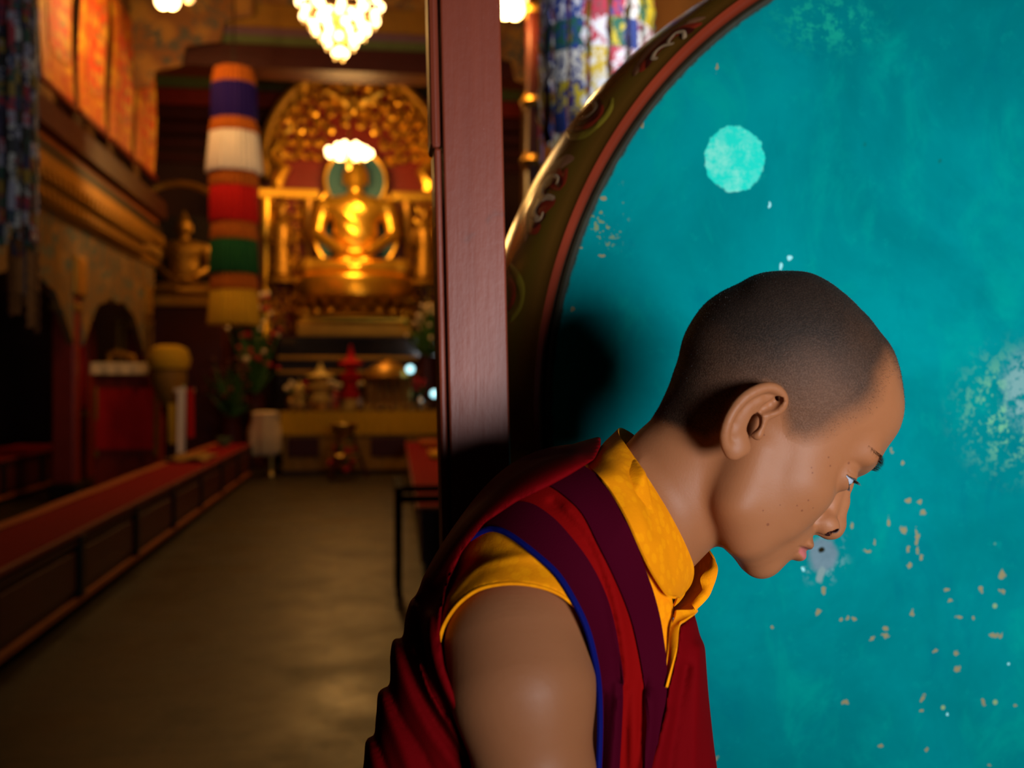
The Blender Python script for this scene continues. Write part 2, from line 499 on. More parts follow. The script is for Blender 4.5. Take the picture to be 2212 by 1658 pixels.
# ------------------------------------------------------------------ shared materials
M = {}
M['gold'] = simple('gold', (0.85, 0.45, 0.04), .30, 0.85, .3, 6, .15, 30)
M['gold_dark'] = simple('aged_gold', (0.40, 0.20, 0.018), .42, 0.7, .35, 5, .2, 30)
M['red_lacquer'] = simple('red_lacquer', (0.22, 0.02, 0.008), .4, 0, .3, 5)
M['dark_red'] = simple('dark_red_wood', (0.055, 0.008, 0.004), .45, 0, .3, 6)
M['maroon_panel'] = simple('maroon_panel', (0.09, 0.012, 0.006), .4, 0, .25, 5)
M['orange_trim'] = simple('orange_trim', (0.42, 0.1, 0.015), .5, 0, .3, 8)
M['black_wood'] = simple('black_wood', (0.012, 0.006, 0.004), .45, 0, .3, 8)
M['carpet_red'] = simple('red_carpet', (0.22, 0.003, 0.002), .9, 0, .2, 9, .2, 90)
M['ochre'] = simple('ochre_paint', (0.30, 0.15, 0.015), .6, 0, .4, 3)
M['yellow_cloth'] = simple('yellow_cloth', (0.62, 0.36, 0.02), .8, 0, .15, 4, .1, 40)
M['cream_cloth'] = simple('cream_cloth', (0.75, 0.58, 0.36), .85, 0, .12, 6, .1, 40)
M['white_cloth'] = simple('white_cloth', (0.8, 0.74, 0.68), .85, 0, .1, 6, .1, 40)
M['blue_cloth'] = simple('blue_cloth', (0.018, 0.008, 0.13), .8, 0, .15, 6)
M['red_cloth'] = simple('red_cloth', (0.5, 0.012, 0.012), .8, 0, .15, 6)
M['green_cloth'] = simple('green_cloth', (0.012, 0.09, 0.03), .8, 0, .15, 6)
M['orange_cloth'] = simple('orange_cloth', (0.42, 0.11, 0.012), .75, 0, .2, 9)
M['teal_paint'] = simple('teal_paint', (0.03, 0.13, 0.16), .55, 0, .2, 5)
M['brass'] = simple('brass', (0.75, 0.5, 0.14), .3, 1, .15, 8)
M['silver'] = simple('silver', (0.75, 0.76, 0.78), .2, 1, .1, 8)
M['porcelain'] = simple('porcelain', (0.8, 0.82, 0.85), .2, 0, .05, 8)
M['leaf'] = simple('leaf', (0.04, 0.12, 0.02), .5, 0, .4, 20)
M['flower_red'] = simple('red_petal', (0.5, 0.02, 0.03), .6, 0, .2, 20)
M['flower_cream'] = simple('cream_petal', (0.75, 0.6, 0.35), .6, 0, .2, 20)
M['butter'] = simple('butter_sculpture', (0.7, 0.5, 0.12), .55, 0, .2, 12)

def mat_floor():
    t = NT('stone_floor'); o = t.coord()
    m = t.mapping(o, (1, 1, 1), (.2, .35, 0))
    b = t.node('ShaderNodeTexBrick'); t.put(b.inputs['Vector'], m)
    b.offset = .5; b.inputs['Scale'].default_value = 1.0; b.inputs['Mortar Size'].default_value = .008
    b.inputs['Brick Width'].default_value = .95; b.inputs['Row Height'].default_value = .62; b.inputs['Bias'].default_value = 0
    b.inputs['Color1'].default_value = (.022, .015, .0025, 1); b.inputs['Color2'].default_value = (.044, .030, .0045, 1); b.inputs['Mortar'].default_value = (.010, .007, .002, 1)
    n = t.noise(o, 2.2, 6, .65); n2 = t.noise(o, 11, 4, .6)
    c = t.mix(t.step(n, .35, .7), b.outputs['Color'], (.018, .010, .003, 1))
    c = t.mix(t.step(n2, .66, .78), c, (.08, .07, .03, 1))
    t.base(c); t.set(Specular_IOR_Level=.22); t.put(t.b.inputs['Roughness'], t.ramp(n, [(.3, (.34,)*3+(1,)), (.7, (.55,)*3+(1,))]))
    t.bump(t.math('MULTIPLY', b.outputs['Fac'], -1.0), .2, .004)
    return t.mat
def mat_patch(name, cols, sx, sz, rough=.7, rnd=(17.1, 31.7)):
    """brocade: random coloured patches on a grid"""
    t = NT(name); o = t.coord()
    sep = t.node('ShaderNodeSeparateXYZ'); t.put(sep.inputs[0], o)
    cx = t.math('FLOOR', t.math('MULTIPLY', t.math('ADD', sep.outputs[0], t.math('MULTIPLY', sep.outputs[1], .63)), sx)); cz = t.math('FLOOR', t.math('MULTIPLY', sep.outputs[2], sz))
    h = t.math('FRACT', t.math('MULTIPLY', t.math('SINE', t.math('ADD', t.math('MULTIPLY', cx, 12.9898), t.math('MULTIPLY', cz, 78.233))), 43758.5))
    n = len(cols)
    c = t.ramp(h, [(i/n, srgb(k) if isinstance(k, str) else k) for i, k in enumerate(cols)], 'CONSTANT')
    f = t.noise(t.mapping(o, (1, 1, .7)), 46, 3, .6)
    h2 = t.math('FRACT', t.math('MULTIPLY', h, 7.31))
    c2 = t.ramp(h2, [(i/n, srgb(k) if isinstance(k, str) else k) for i, k in enumerate(cols[2:]+cols[:2])], 'CONSTANT')
    t.base(t.mix(t.step(f, .5, .56), c, c2)); t.set(Roughness=rough)
    return t.mat
def mat_painted(name, c0, c1, c2, scale=3):
    """painted cloud and flower ornament in three colours"""
    t = NT(name); o = t.coord()
    v = t.node('ShaderNodeTexVoronoi'); t.put(v.inputs['Vector'], o); v.inputs['Scale'].default_value = scale
    n = t.noise(o, scale*1.7, 4, .6, dist=1.5)
    c = t.mix(t.step(v.outputs['Distance'], .25, .5), c0, c1)
    c = t.mix(t.step(n, .52, .6), c, c2)
    t.base(c); t.set(Roughness=.6)
    return t.mat
M['floor'] = mat_floor()
M['painted_beam'] = mat_painted('painted_beam', (.40, .2, .03, 1), (.24, .10, .02, 1), (.08, .09, .06, 1), 2.6)
M['painted_arch'] = mat_painted('painted_arch', (.30, .15, .03, 1), (.18, .09, .02, 1), (.03, .09, .09, 1), 2.2)
M['thangka_field'] = mat_painted('thangka_brocade', (.80, .38, .02, 1), (.62, .18, .01, 1), (.50, .03, .01, 1), 3.2)
M['thangka_picture'] = mat_painted('thangka_picture', (.75, .38, .05, 1), (.7, .06, .015, 1), (.3, .2, .06, 1), 6)
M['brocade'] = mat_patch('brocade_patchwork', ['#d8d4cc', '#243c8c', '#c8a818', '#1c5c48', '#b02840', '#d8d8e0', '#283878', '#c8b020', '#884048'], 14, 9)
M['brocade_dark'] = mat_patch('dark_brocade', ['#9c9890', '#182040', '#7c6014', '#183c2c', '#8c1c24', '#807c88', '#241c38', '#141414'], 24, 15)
M['bulb'] = simple('bulb_glow', (1, .8, .5), .4, 0, 0, emit=((1, .60, .24, 1), 11))
M['bulb_dim'] = simple('bulb_glow_dim', (1, .8, .5), .4, 0, 0, emit=((1, .50, .16, 1), 3))
M['crystal'] = simple('crystal_drop', (.9, .75, .45), .1, 0, 0)
def mat_wall(name, a, b, sc=1.2):
    t = NT(name); o = t.coord(); n = t.noise(o, sc, 5, .6)
    t.base(t.mix(n, a, b)); t.set(Roughness=.8); return t.mat
M['wall_dark'] = mat_wall('dark_plaster', (.03, .007, .003, 1), (.06, .016, .006, 1))
M['wall_ochre'] = mat_wall('ochre_plaster', (.12, .05, .015, 1), (.2, .09, .02, 1))

# ------------------------------------------------------------------ the hall shell
def struct(name, mb, m, **k):
    o = mb.build(name, m, **k); o['kind'] = 'structure'; return o
XL, XR, YB, ZC = -6.2, 5.0, 17.6, 7.75
struct('floor', MB().box((XL-.2, -4.2, -.1), (XR+.2, YB+.3, 0)), M['floor'])
struct('ceiling', MB().box((XL-.2, 1.7, ZC), (XR+.2, YB+.3, ZC+.2)), M['wall_ochre'])
struct('wall_back', MB().box((XL-.2, YB, 0), (XR+.2, YB+.2, ZC)), M['wall_dark'])
struct('wall_left', MB().box((XL-.2, -1, 0), (XL, YB, ZC)), M['wall_dark'])
struct('wall_right', MB().box((XR, 3.2, 0), (XR+.2, YB, ZC)), M['wall_dark'])
# bands of the painted cornice across the hall in front of the shrine recess
yb = 12.9
def zv(v, y=yb, u=700): return W(u, v, y).z
bands = [(-60, 12, 'painted_beam', .0), (12, 62, 'ochre', .04), (62, 80, 'blue_band', .08), (80, 98, 'green_band', .05), (98, 128, 'dark_red', .1), (128, 152, 'dark_red', .0)]
M['blue_band'] = simple('violet_band', (.16, .085, .12), .6); M['green_band'] = simple('green_band', (.10, .13, .04), .6)
k = 1
for v0, v1, mm, ins in bands:
    z0, z1 = zv(v1), zv(v0)
    struct('trim_%d' % k, MB().box((-2.95, yb+ins, z0), (3.3, yb+.5, z1)), M[mm]); k += 1
# stepped dark cornice of the back wall, seen between lintel and shrine
for i, (v0, v1, mm) in enumerate([(118, 168, 'dark_red'), (170, 196, 'green_band'), (198, 232, 'red_lacquer'), (236, 262, 'dark_red'), (268, 292, 'dark_red'), (300, 322, 'dark_red'), (330, 352, 'dark_red')]):
    z0, z1 = zv(v1, 17.2), zv(v0, 17.2)
    struct('trim_%d' % k, MB().box((-5.5, 17.25+.04*i, z0), (4.9, YB-.01, z1)), M[mm]); k += 1
# painted corner brackets hanging from the lintel (stepped profile)
def bracket(side, x0, lab):
    mb = MB()
    z = zv(120); s = side
    poly = [(x0, z+.9), (x0, z-.55), (x0+s*.25, z-.5), (x0+s*.3, z-.3), (x0+s*.62, z-.22), (x0+s*.68, z+.02), (x0+s*1.1, z+.1), (x0+s*1.15, z+.35), (x0+s*1.5, z+.45), (x0+s*1.5, z+.9)]
    if s < 0: poly = poly[::-1]
    mb.prism(poly, yb-.08, yb-.003)
    o = mb.build('corner_bracket', M['painted_beam'], bevel=.02, loc=(x0, yb, z)); tag(o, lab, 'bracket')
bracket(1, -2.95, 'stepped painted wooden bracket under the ceiling lintel, beside the hanging paintings')
bracket(-1, 2.5, 'stepped painted wooden bracket under the lintel, right of the red post')

# left gallery : parapet rail, cornice of stacked mouldings, frieze, arches, columns
gx = -3.0
G = lambda v, u: WX(u, v, gx).z
y0, y1 = 4.2, 14.55
def gal(name, z0, z1, out, mat):
    return struct(name, MB().box((gx-.35, y0, z0), (gx+out, y1, z1)), mat)
gal('trim_%d' % k, 3.50, 3.74, .16, M['dark_red']); k += 1
gal('trim_%d' % k, 3.40, 3.50, .05, M['orange_trim']); k += 1
gal('trim_%d' % k, 3.28, 3.40, .1, M['black_wood']); k += 1
for z0, z1, o_, mm in [(3.13, 3.26, .14, 'gold_dark'), (2.98, 3.10, .09, 'ochre'), (2.84, 2.95, .04, 'gold_dark')]:
    gal('trim_%d' % k, z0, z1, o_, M[mm]); k += 1
gal('trim_%d' % k, 2.52, 2.84, .0, M['painted_arch']); k += 1
# rows of small bracket blocks in the cornice
for zc, out, lab in [(3.045, .2, 'row of small gold cornice blocks, upper row under the gallery rail'), (2.90, .15, 'row of small gold cornice blocks, lower row under the gallery rail')]:
    t = thing('cornice', lab, 'cornice', (gx, y0, zc)); b0 = None
    for q in range(60):
        y = y0+.155*q
        if y > y1-.1: break
        if b0 is None: b0 = MB().box((.03, 0, -.045), (out, .08, .045)).build('cornice_block', M['gold_dark'], None); b = b0
        else: b = b0.copy(); COL.objects.link(b)
        b.parent = t; b.location = (0, y-y0, 0)
# gallery back wall above the rail
struct('wall_gallery', MB().box((gx-.3, y0, 3.74), (gx-.2, y1, ZC)), M['wall_ochre'])
# arched valance panels between the columns
cols_y = [4.6, 7.7, 10.8, 14.0]
pr = []
for i in range(len(cols_y)-1):
    a, b = cols_y[i]+.17, cols_y[i+1]-.17
    n = 18; top = [(a, 2.52), (b, 2.52)]; low = []
    for j in range(n+1):
        t = j/n; y = b+(a-b)*t; s = abs(2*t-1)
        z = 2.22-.62*s**3-.06*abs(math.sin(t*PI*5))
        low.append((y, z))
    mb = MB(); V = []; poly = top+low; m = len(poly)
    V = [(gx-.05, p, q) for p, q in poly]+[(gx+.02, p, q) for p, q in poly]
    mb.add(V, [tuple(range(m)), tuple(reversed(range(m, 2*m)))]+[(i2, i2+m, (i2+1) % m+m, (i2+1) % m) for i2 in range(m)])
    o = mb.build('arch_panel', M['painted_arch'], loc=(gx, (a+b)/2, 2.3))
    tag(o, ['painted arch panel nearest the hanging brocade on the left edge', 'painted arch panel, middle one under the left gallery', 'painted arch panel farthest back under the left gallery'][i], 'arch', 'painted arches under the gallery')
for i, y in enumerate(cols_y):
    t = thing('column', ['red square column under the left gallery, hidden behind the brocade hanging', 'red square column under the left gallery, left of the throne', 'red square column with gold edge beside the throne', 'red square column under the gallery nearest the shrine'][i], 'column', (gx-.1, y, 0), 'columns under the left gallery')
    MB().box((gx-.24, y-.14, 0.0), (gx+.04, y+.14, .18)).build('base', M['black_wood'], t, bevel=.02)
    MB().box((gx-.21, y-.11, .18), (gx+.01, y+.11, 2.1)).build('shaft', M['red_lacquer'], t, bevel=.02)
    MB().box((gx-.23, y-.13, 1.95), (gx+.03, y+.13, 2.03)).build('collar', M['gold_dark'], t, bevel=.01)
    MB().box((gx-.26, y-.2, 2.1), (gx+.06, y+.2, 2.52)).build('capital', M['gold_dark'], t, bevel=.03)

# thangkas hanging in a row along the gallery
ty = [6.2, 7.45, 8.7, 9.95, 11.2, 12.45, 13.7]
tl = ['largest, half behind the dim banner', 'second from the front, with the deep red centre', 'third from the front of the row', 'fourth from the front of the row', 'fifth from the front of the row', 'last but one at the far end of the row', 'farthest back of the row']
for i, y in enumerate(ty):
    w = .48; z0 = 3.80+.02*i; z1 = 5.75
    t = thing('thangka', 'orange scroll painting on the gallery, '+tl[i], 'scroll painting', (gx+.1, y, z0), 'scroll paintings along the gallery')
    def wav(yy, zz): return gx+.06+.025*math.sin(yy*9+i)+.02*math.sin(zz*3+i)
    rows = [[(wav(y-w+2*w*a/12, z0+.12+(z1-z0-.2)*b/10), y-w+2*w*a/12, z0+.12+(z1-z0-.2)*b/10) for a in range(13)] for b in range(11)]
    MB().sheet(rows, .006).build('brocade_border', M['thangka_field'], t, smooth=True)
    rows = [[(wav(y-.34+.68*a/8, z0+.45+1.0*b/8)+.012, y-.34+.68*a/8, z0+.45+1.0*b/8) for a in range(9)] for b in range(9)]
    MB().sheet(rows, .004).build('painting', M['thangka_picture'], t, smooth=True)
    MB().tube([(gx+.07, y-w-.06, z0+.1), (gx+.07, y+w+.06, z0+.1)], .03, 8).build('bottom_rod', M['red_lacquer'], t)
    MB().tube([(gx+.07, y-w-.04, z1-.08), (gx+.07, y+w+.04, z1-.08)], .022, 8).build('top_rod', M['orange_trim'], t)
# right gallery, mostly behind the drum
rx = 2.55
struct('wall_gallery_right', MB().box((rx, 4.6, 3.2), (rx+.1, 16.8, ZC)), M['wall_ochre'])
gr = [(3.0, 3.2, -.12, 'gold_dark'), (2.8, 3.0, -.05, 'dark_red')]
for z0, z1, o_, mm in gr:
    struct('trim_%d' % k, MB().box((rx+o_, 4.6, z0), (rx+.3, 16.8, z1)), M[mm]); k += 1

# ------------------------------------------------------------------ chandeliers
def chandelier(u, v, y, R, tiers, label, mat, top, energy, bulb_r=.035, group='crystal chandeliers'):
    small = R < .2
    c = W(u, v, y)
    t = thing('chandelier', label, 'chandelier', (c.x, c.y, c.z), group)
    MB().tube([(c.x, c.y, c.z+R*.3), (c.x, c.y, top)], .015, 8).build('stem', M['brass'], t)
    MB().lathe([(.02, R*.62), (.10*R, R*.55), (.2*R, R*.3), (.12*R, 0), (.22*R, -R*.3), (.1*R, -R*.6), (.01, -R*.75)], c, 16).build('body', M['brass'], t, smooth=True)
    for rr, dz, n in tiers:
        mb = MB(); pts = [(c.x+rr*R*math.cos(2*PI*i/24), c.y+rr*R*math.sin(2*PI*i/24), c.z+dz*R-.05*R) for i in range(24)]
        mb.tube(pts, .008, 6, closed=True); mb.build('ring', M['brass'], t)
    dp = None
    for rr, dz, n in ([] if small else tiers):
        for i in range(n):
            a = 2*PI*(i+.5)/n
            if dp is None: dp = MB().ball((0, 0, 0), .016, 6, 1.8).build('crystal_drop', M['crystal'], None); b = dp
            else: b = dp.copy(); COL.objects.link(b)
            b.parent = t; b.location = (rr*R*math.cos(a), rr*R*math.sin(a), dz*R-.12*R)
    proto = None
    for rr, dz, n in tiers:
        for i in range(n):
            a = 2*PI*(i+.3*(dz*10 % 2))/n; p = Vector((rr*R*math.cos(a), rr*R*math.sin(a), dz*R))
            if proto is None:
                proto = MB().ball((0, 0, 0), bulb_r, 12, 1.15).build('bulb', mat, None, smooth=True); b = proto
            else:
                b = proto.copy(); COL.objects.link(b)
            b.parent = t; b.location = p
    if energy:
        l = bpy.data.lights.new('chandelier_glow', 'POINT'); l.energy = energy; l.color = (1, .52, .14); l.shadow_soft_size = R
        lo = bpy.data.objects.new('chandelier_glow', l); COL.objects.link(lo); lo.location = (c.x, c.y, c.z-R*1.05)
    return t
T1 = [(.95, .42, 12), (.86, .12, 11), (.62, -.18, 9), (.6, .5, 7), (.36, -.45, 6), (.3, .2, 4), (.12, -.72, 3)]
chandelier(735, 48, 9.6, .40, T1, 'large glowing chandelier hanging above the golden statue', M['bulb'], ZC, 52)
T2 = [(.95, 0, 9), (.5, .25, 6), (.4, -.1, 4)]
chandelier(754, 330, 14.3, .31, T2, 'added cluster of bulbs standing in for a chandelier reflection before the golden statue head', M['bulb'], ZC, 140, .05)  # bulbs built in place of the chandelier mirrored in the glass
chandelier(362, 2, 10.8, .10, [(.5, 0, 2), (.1, .3, 1)], 'small ceiling lamp with round bulbs at the top left, by the painted lintel', M['bulb'], ZC, 75, .075)
chandelier(403, -6, 10.8, .05, [(.5, 0, 1)], 'single dim globe lamp at the top edge, right of the small ceiling lamp', M['bulb_dim'], ZC, 0, .055)
chandelier(1102, 20, 8.2, .09, [(.5, 0, 2), (.3, .5, 1)], 'bright round ceiling lamp peeping out right of the red post', M['bulb'], ZC, 60, .075)
chandelier(1137, 16, 8.4, .08, [(.5, 0, 1), (.3, .6, 1)], 'dimmer globe lamp beside the bright lamp, right of the red post', M['bulb_dim'], ZC, 0, .07)

# ------------------------------------------------------------------ hanging cylinder banner (left of the statue)
def banner():
    y = 12.0
    c = W(505, 150, y); px_ = y*1.0098/2150*1.0
    t = thing('cylinder_banner', 'tall hanging banner of blue, white, red and green pleated tiers left of the golden statue', 'banner', (c.x, c.y, W(505, 705, y).z))
    MB().tube([(c.x, c.y, W(505, 150, y).z), (c.x, c.y, ZC)], .012, 6).build('rope', M['black_wood'], t)
    tiers = [(150, 185, 40, 44, 'orange_cloth', 'valance'), (183, 262, 45, 46, 'blue_cloth', 'blue_tier'), (255, 290, 44, 50, 'orange_cloth', 'valance'), (285, 375, 48, 56, 'white_cloth', 'white_tier'),
             (366, 406, 47, 50, 'orange_cloth', 'valance'), (402, 482, 48, 49, 'red_cloth', 'red_tier'), (476, 520, 44, 48, 'orange_cloth', 'valance'), (515, 592, 46, 50, 'green_cloth', 'green_tier'),
             (586, 628, 44, 48, 'orange_cloth', 'valance'), (622, 702, 46, 53, 'yellow_cloth', 'yellow_tier')]
    for i, (v0, v1, r0, r1, mm, nm) in enumerate(tiers):
        z0, z1 = W(505, v1, y).z, W(505, v0, y).z
        f = lambda a, z, i=i: 1+.035*math.sin(a*30+i)+.02*math.sin(a*9)
        prof = [(r0*px_*.93, z1-c.z), (r0*px_, z1-c.z-.03), ((r0+r1)/2*px_, (z0+z1)/2-c.z), (r1*px_, z0-c.z+.02), (r1*px_*.96, z0-c.z)]
        MB().lathe(prof, c, 240, True, f).build(nm, M[mm], t, smooth=True)
banner()
# ------------------------------------------------------------------ shrine
def nets_obj(name, d, xs, ys, zs, mat, parent, origin, scale=1.0, it=1, fn=None):
    V, Q = surface_nets(d, xs, ys, zs); V = relax(V, Q, it) if it else V
    V = V*scale
    if fn is not None: V = fn(V)
    me = bpy.data.meshes.new(name); me.from_pydata(V.tolist(), [], Q.tolist()); me.materials.append(mat); me.shade_smooth()
    o = bpy.data.objects.new(name, me); COL.objects.link(o)
    if parent is not None: o.parent = parent; o.location = Vector(origin)-parent.location if origin is not None else (0, 0, 0)
    elif origin is not None: o.location = origin
    return o
YS = 15.6
def statue_mesh(sc):
    """seated figure, local metres: x right, y towards the back, z up from the seat"""
    st = .028*QUALITY
    xs = axis((-.95, .95, st)); ys = axis((-.85, .45, st)); zs = axis((-.05, 2.35, st))
    P = grid(xs, ys, zs); X, Y, Z = P; A = np.abs(X)
    q = (A, Y, Z)
    d = ell(P, (0, .02, .75), (.36, .24, .55))
    d = smin(d, ell(P, (0, 0, 1.12), (.46, .24, .26)), .12)
    d = smin(d, cap(q, (0, 0, 1.2), (.46, .02, 1.18), .15, .13), .08)
    d = smin(d, cap(q, (.52, .02, 1.14), (.60, -.02, .72), .125, .10), .06)
    d = smin(d, cap(q, (.60, -.02, .72), (.22, -.42, .42), .095, .07), .05)     # forearm to the lap
    d = smin(d, ell(P, (0, -.46, .40), (.24, .12, .06)), .05)
    d = smin(d, cap(q, (.18, .0, .18), (.74, -.28, .16), .2, .155), .08)             # thigh
    d = smin(d, cap(q, (.74, -.28, .15), (.05, -.52, .13), .145, .10), .06)           # shin
    d = smin(d, ell(P, (0, -.1, .1), (.6, .4, .14)), .08)
    d = smin(d, cap(P, (0, .02, 1.3), (0, .0, 1.5), .115), .06)
    d = smin(d, ell(P, (0, -.02, 1.68), (.17, .18, .235)), .04)
    d = smin(d, ell(P, (0, .02, 1.88), (.1, .1, .11)), .04)
    d = smin(d, ell(P, (0, .02, 2.0), (.045, .045, .07)), .03)
    d = smin(d, cap(q, (.175, 0, 1.72), (.185, 0, 1.54), .028), .02)
    d = smin(d, ell(P, (0, -.2, 1.66), (.03, .035, .06)), .02)
    # robe folds over the chest and the legs
    f = .010*np.sin((X*.8+Z)*34)*np.clip(1-np.abs(X)/.5, 0, 1)*(Z < 1.25)*(Z > .35)
    d = d+f
    return d, xs, ys, zs
def buddha(name, label, c, s, mat, matk, halo=True, detail=True):
    t = thing(name, label, 'statue', tuple(c))
    d, xs, ys, zs = statue_mesh(s)
    nets_obj('figure', d, xs, ys, zs, mat, t, c, s)
    if halo:
        n = 40
        for nm, r0, r1, cz, dy, mm in (('halo', 0, .46, 1.66, .34, M['teal_paint']), ('halo_rim', .46, .52, 1.66, .32, mat), ('back_halo', 0, .66, .90, .40, M['teal_paint']), ('back_halo_rim', .66, .74, .90, .39, mat)):
            mb = MB()
            if r0 == 0:
                mb.prism([(c.x+r1*s*math.cos(2*PI*i/n), c.z+(cz+r1*math.sin(2*PI*i/n)*(1.1 if 'back' in nm else 1))*s) for i in range(n)], c.y+dy*s, c.y+(dy+.04)*s)
            else:
                rr = (r0+r1)/2
                mb.tube([(c.x+rr*s*math.cos(2*PI*i/n), c.y+dy*s, c.z+(cz+rr*math.sin(2*PI*i/n)*(1.1 if 'back' in nm else 1))*s) for i in range(n)], (r1-r0)/2*s, 8, closed=True)
            mb.build(nm, mm, t, smooth=True)
    return t
c0 = W(768, 606, YS)
bud = buddha('golden_statue', 'large golden statue of a seated figure with crossed legs under a carved golden arch', c0, .97, M['gold'], None)
# throne: lotus rows and stepped base, parts of one base
c = W(768, 730, YS)
t = thing('statue_throne', 'tiered golden lotus pedestal under the seated statue', 'pedestal', (c.x, c.y, W(768, 732, YS).z))
zt = [W(768, v, YS).z for v in (732, 700, 690, 662, 652, 622, 606)]
def lotus(z, r, n, up):
    mb = MB()
    for i in range(n):
        a = 2*PI*i/n; cx, cy = c.x+r*math.cos(a), c.y-.05+r*.72*math.sin(a)
        mb.ball((cx, cy, z), .085, 8, 1.25)
    return mb
MB().box((c.x-.86, c.y-.62, zt[0]), (c.x+.86, c.y+.5, zt[1])).build('plinth', M['gold_dark'], t, bevel=.03)
MB().box((c.x-.80, c.y-.60, zt[1]), (c.x+.80, c.y+.48, zt[2])).build('moulding', M['gold'], t, bevel=.02)
MB().lathe([(.88, 0), (.74, .07), (.62, .17), (.66, .27), (.86, .42)], (c.x, c.y-.05, zt[2]), 40).build('waist', M['gold_dark'], t, smooth=True)
lotus(zt[2]+.08, .86, 22, 1).build('lower_lotus_petals', M['gold'], t, smooth=True)
lotus(zt[4]+.02, .88, 24, 1).build('upper_lotus_petals', M['gold'], t, smooth=True)
MB().lathe([(.84, 0), (.9, .04), (.9, c0.z-zt[4]-.06), (.86, c0.z-zt[4])], (c.x, c.y-.05, zt[4]), 40).build('seat', M['gold'], t, smooth=True)

# carved golden arch behind the statue
ya = YS+.62
ac = W(765, 425, ya); apx = ya*1.0075/2150
t = thing('carved_arch', 'tall round-topped carved golden arch behind the seated statue', 'altar arch', (ac.x, ya, W(765, 732, ya).z))
def X_(u): return W(u, 425, ya).x
def Z_(v): return W(765, v, ya).z
R = (X_(955)-X_(575))/2; zc = Z_(345)
outline = [(X_(560), Z_(732)), (X_(560), Z_(425))]
arc = [(ac.x+R*math.cos(a), zc+R*1.03*math.sin(a)) for a in np.linspace(PI*1.08, -PI*.08, 40)]
poly = [(X_(557), Z_(732))]+[(X_(557), Z_(430))]+arc+[(X_(972), Z_(430)), (X_(972), Z_(732))]
MB().prism(poly[::-1], ya, ya+.12).build('back_panel', M['red_lacquer'], t)
MB().tube([(x, ya-.02, z) for x, z in arc], .085, 8).build('arch_rim', M['gold_dark'], t, smooth=True)
MB().tube([(ac.x+(x-ac.x)*.92, ya-.05, zc+(z-zc)*.92) for x, z in arc], .03, 8).build('arch_inner_rim', M['gold'], t, smooth=True)
for s_, (ua, ub) in enumerate(((557, 690), (845, 975))):
    MB().box((X_(ua), ya-.16, Z_(436)), (X_(ub), ya, Z_(414))).build('cross_beam', M['gold'], t, bevel=.02)
for u0, u1 in ((560, 592), (655, 680), (868, 890), (948, 974)):
    x0, x1 = X_(u0), X_(u1); mb = MB()
    mb.lathe([(.11, 0), (.11, .1), (.075, .16), (.065, .6), (.085, .7), (.065, .8), (.06, 1.5), (.1, 1.62), (.11, Z_(436)-Z_(732)-.01)], ((x0+x1)/2, ya-.12, Z_(732)), 12)
    mb.build('side_pillar', M['gold'] if u0 in (560, 948) else M['gold_dark'], t, smooth=True)
# scrollwork: many spirals and bosses in relief
sw = MB(); rs_ = random.Random(3)
def spiral(mb, x, z, r, turn, rot, w):
    n = 14; pts = []; rr = []
    for i in range(n+1):
        q = i/n; a = rot+turn*q*4.6; k_ = r*(1-q*.82)
        pts.append((x+k_*math.cos(a), ya-.07-.05*q, z+k_*math.sin(a))); rr.append(w*(1-.35*q))
    mb.tube(pts, rr, 6)
for ring, n, kk in ((.84, 19, .15), (.69, 16, .14), (.54, 12, .13), (.40, 8, .11)):
    for i in range(n):
        a = PI*(.02+.96*i/(n-1)); x = ac.x+R*ring*math.cos(a); z = zc+R*1.03*ring*math.sin(a)
        sg = 1 if x > ac.x else -1
        spiral(sw, x+rs_.uniform(-.03, .03), z+rs_.uniform(-.03, .03), kk*rs_.uniform(.8, 1.15), -sg, a+rs_.uniform(-.9, .9), .042)
        sw.ball((x+.05*sg, ya-.13, z-.04), rs_.uniform(.035, .06), 8, .9)
for side in (-1, 1):
    for j in range(12):
        z = Z_(452)-(j+.3)*.17
        for q, xx in enumerate((.90, 1.07, 1.24)):
            x = ac.x+side*xx
            spiral(sw, x+rs_.uniform(-.02, .02), z+(.06 if q == 1 else 0), .095*rs_.uniform(.8, 1.15), side if q % 2 else -side, rs_.uniform(0, 6), .034)
            if q != 1: sw.ball((x, ya-.14, z+.08), rs_.uniform(.03, .045), 8, .9)
sw.build('scrollwork', M['gold'], t, smooth=True)
# winged figure, crest jewel and the two beasts on the cross beams
mb = MB()
for s_ in (-1, 1):
    for j in range(5):
        a = .25+.22*j
        mb.tube([(ac.x+s_*.08, ya-.12, Z_(235)), (ac.x+s_*(.2+.12*j*.5), ya-.18, Z_(235)+.1+.03*j), (ac.x+s_*(.46-.03*j), ya-.1, Z_(235)+.02+.11*j)], [.05, .045, .015], 6)
mb.ball((ac.x, ya-.16, Z_(222)), .09, 10, 1.2); mb.ball((ac.x, ya-.16, Z_(240)), .1, 10, 1.5)
mb.build('winged_figure', M['gold'], t, smooth=True)
mb = MB(); mb.ball((ac.x, ya-.02, Z_(166)), .13, 12, 1.2); mb.lathe([(.1, 0), (.05, .1), (.01, .2)], (ac.x, ya-.02, Z_(166)+.12), 12); mb.build('crest_jewel', M['gold'], t, smooth=True)
for s_ in (-1, 1):
    mb = MB(); x = ac.x+s_*1.18
    mb.tube([(x, ya-.14, Z_(414)+.02), (x+s_*.03, ya-.16, Z_(400)), (x-s_*.1, ya-.16, Z_(372)), (x+s_*.08, ya-.16, Z_(345)), (x-s_*.02, ya-.16, Z_(322)), (x-s_*.14, ya-.18, Z_(318))], [.11, .12, .1, .07, .08, .02], 8)
    mb.build('beast', M['gold'], t, smooth=True)
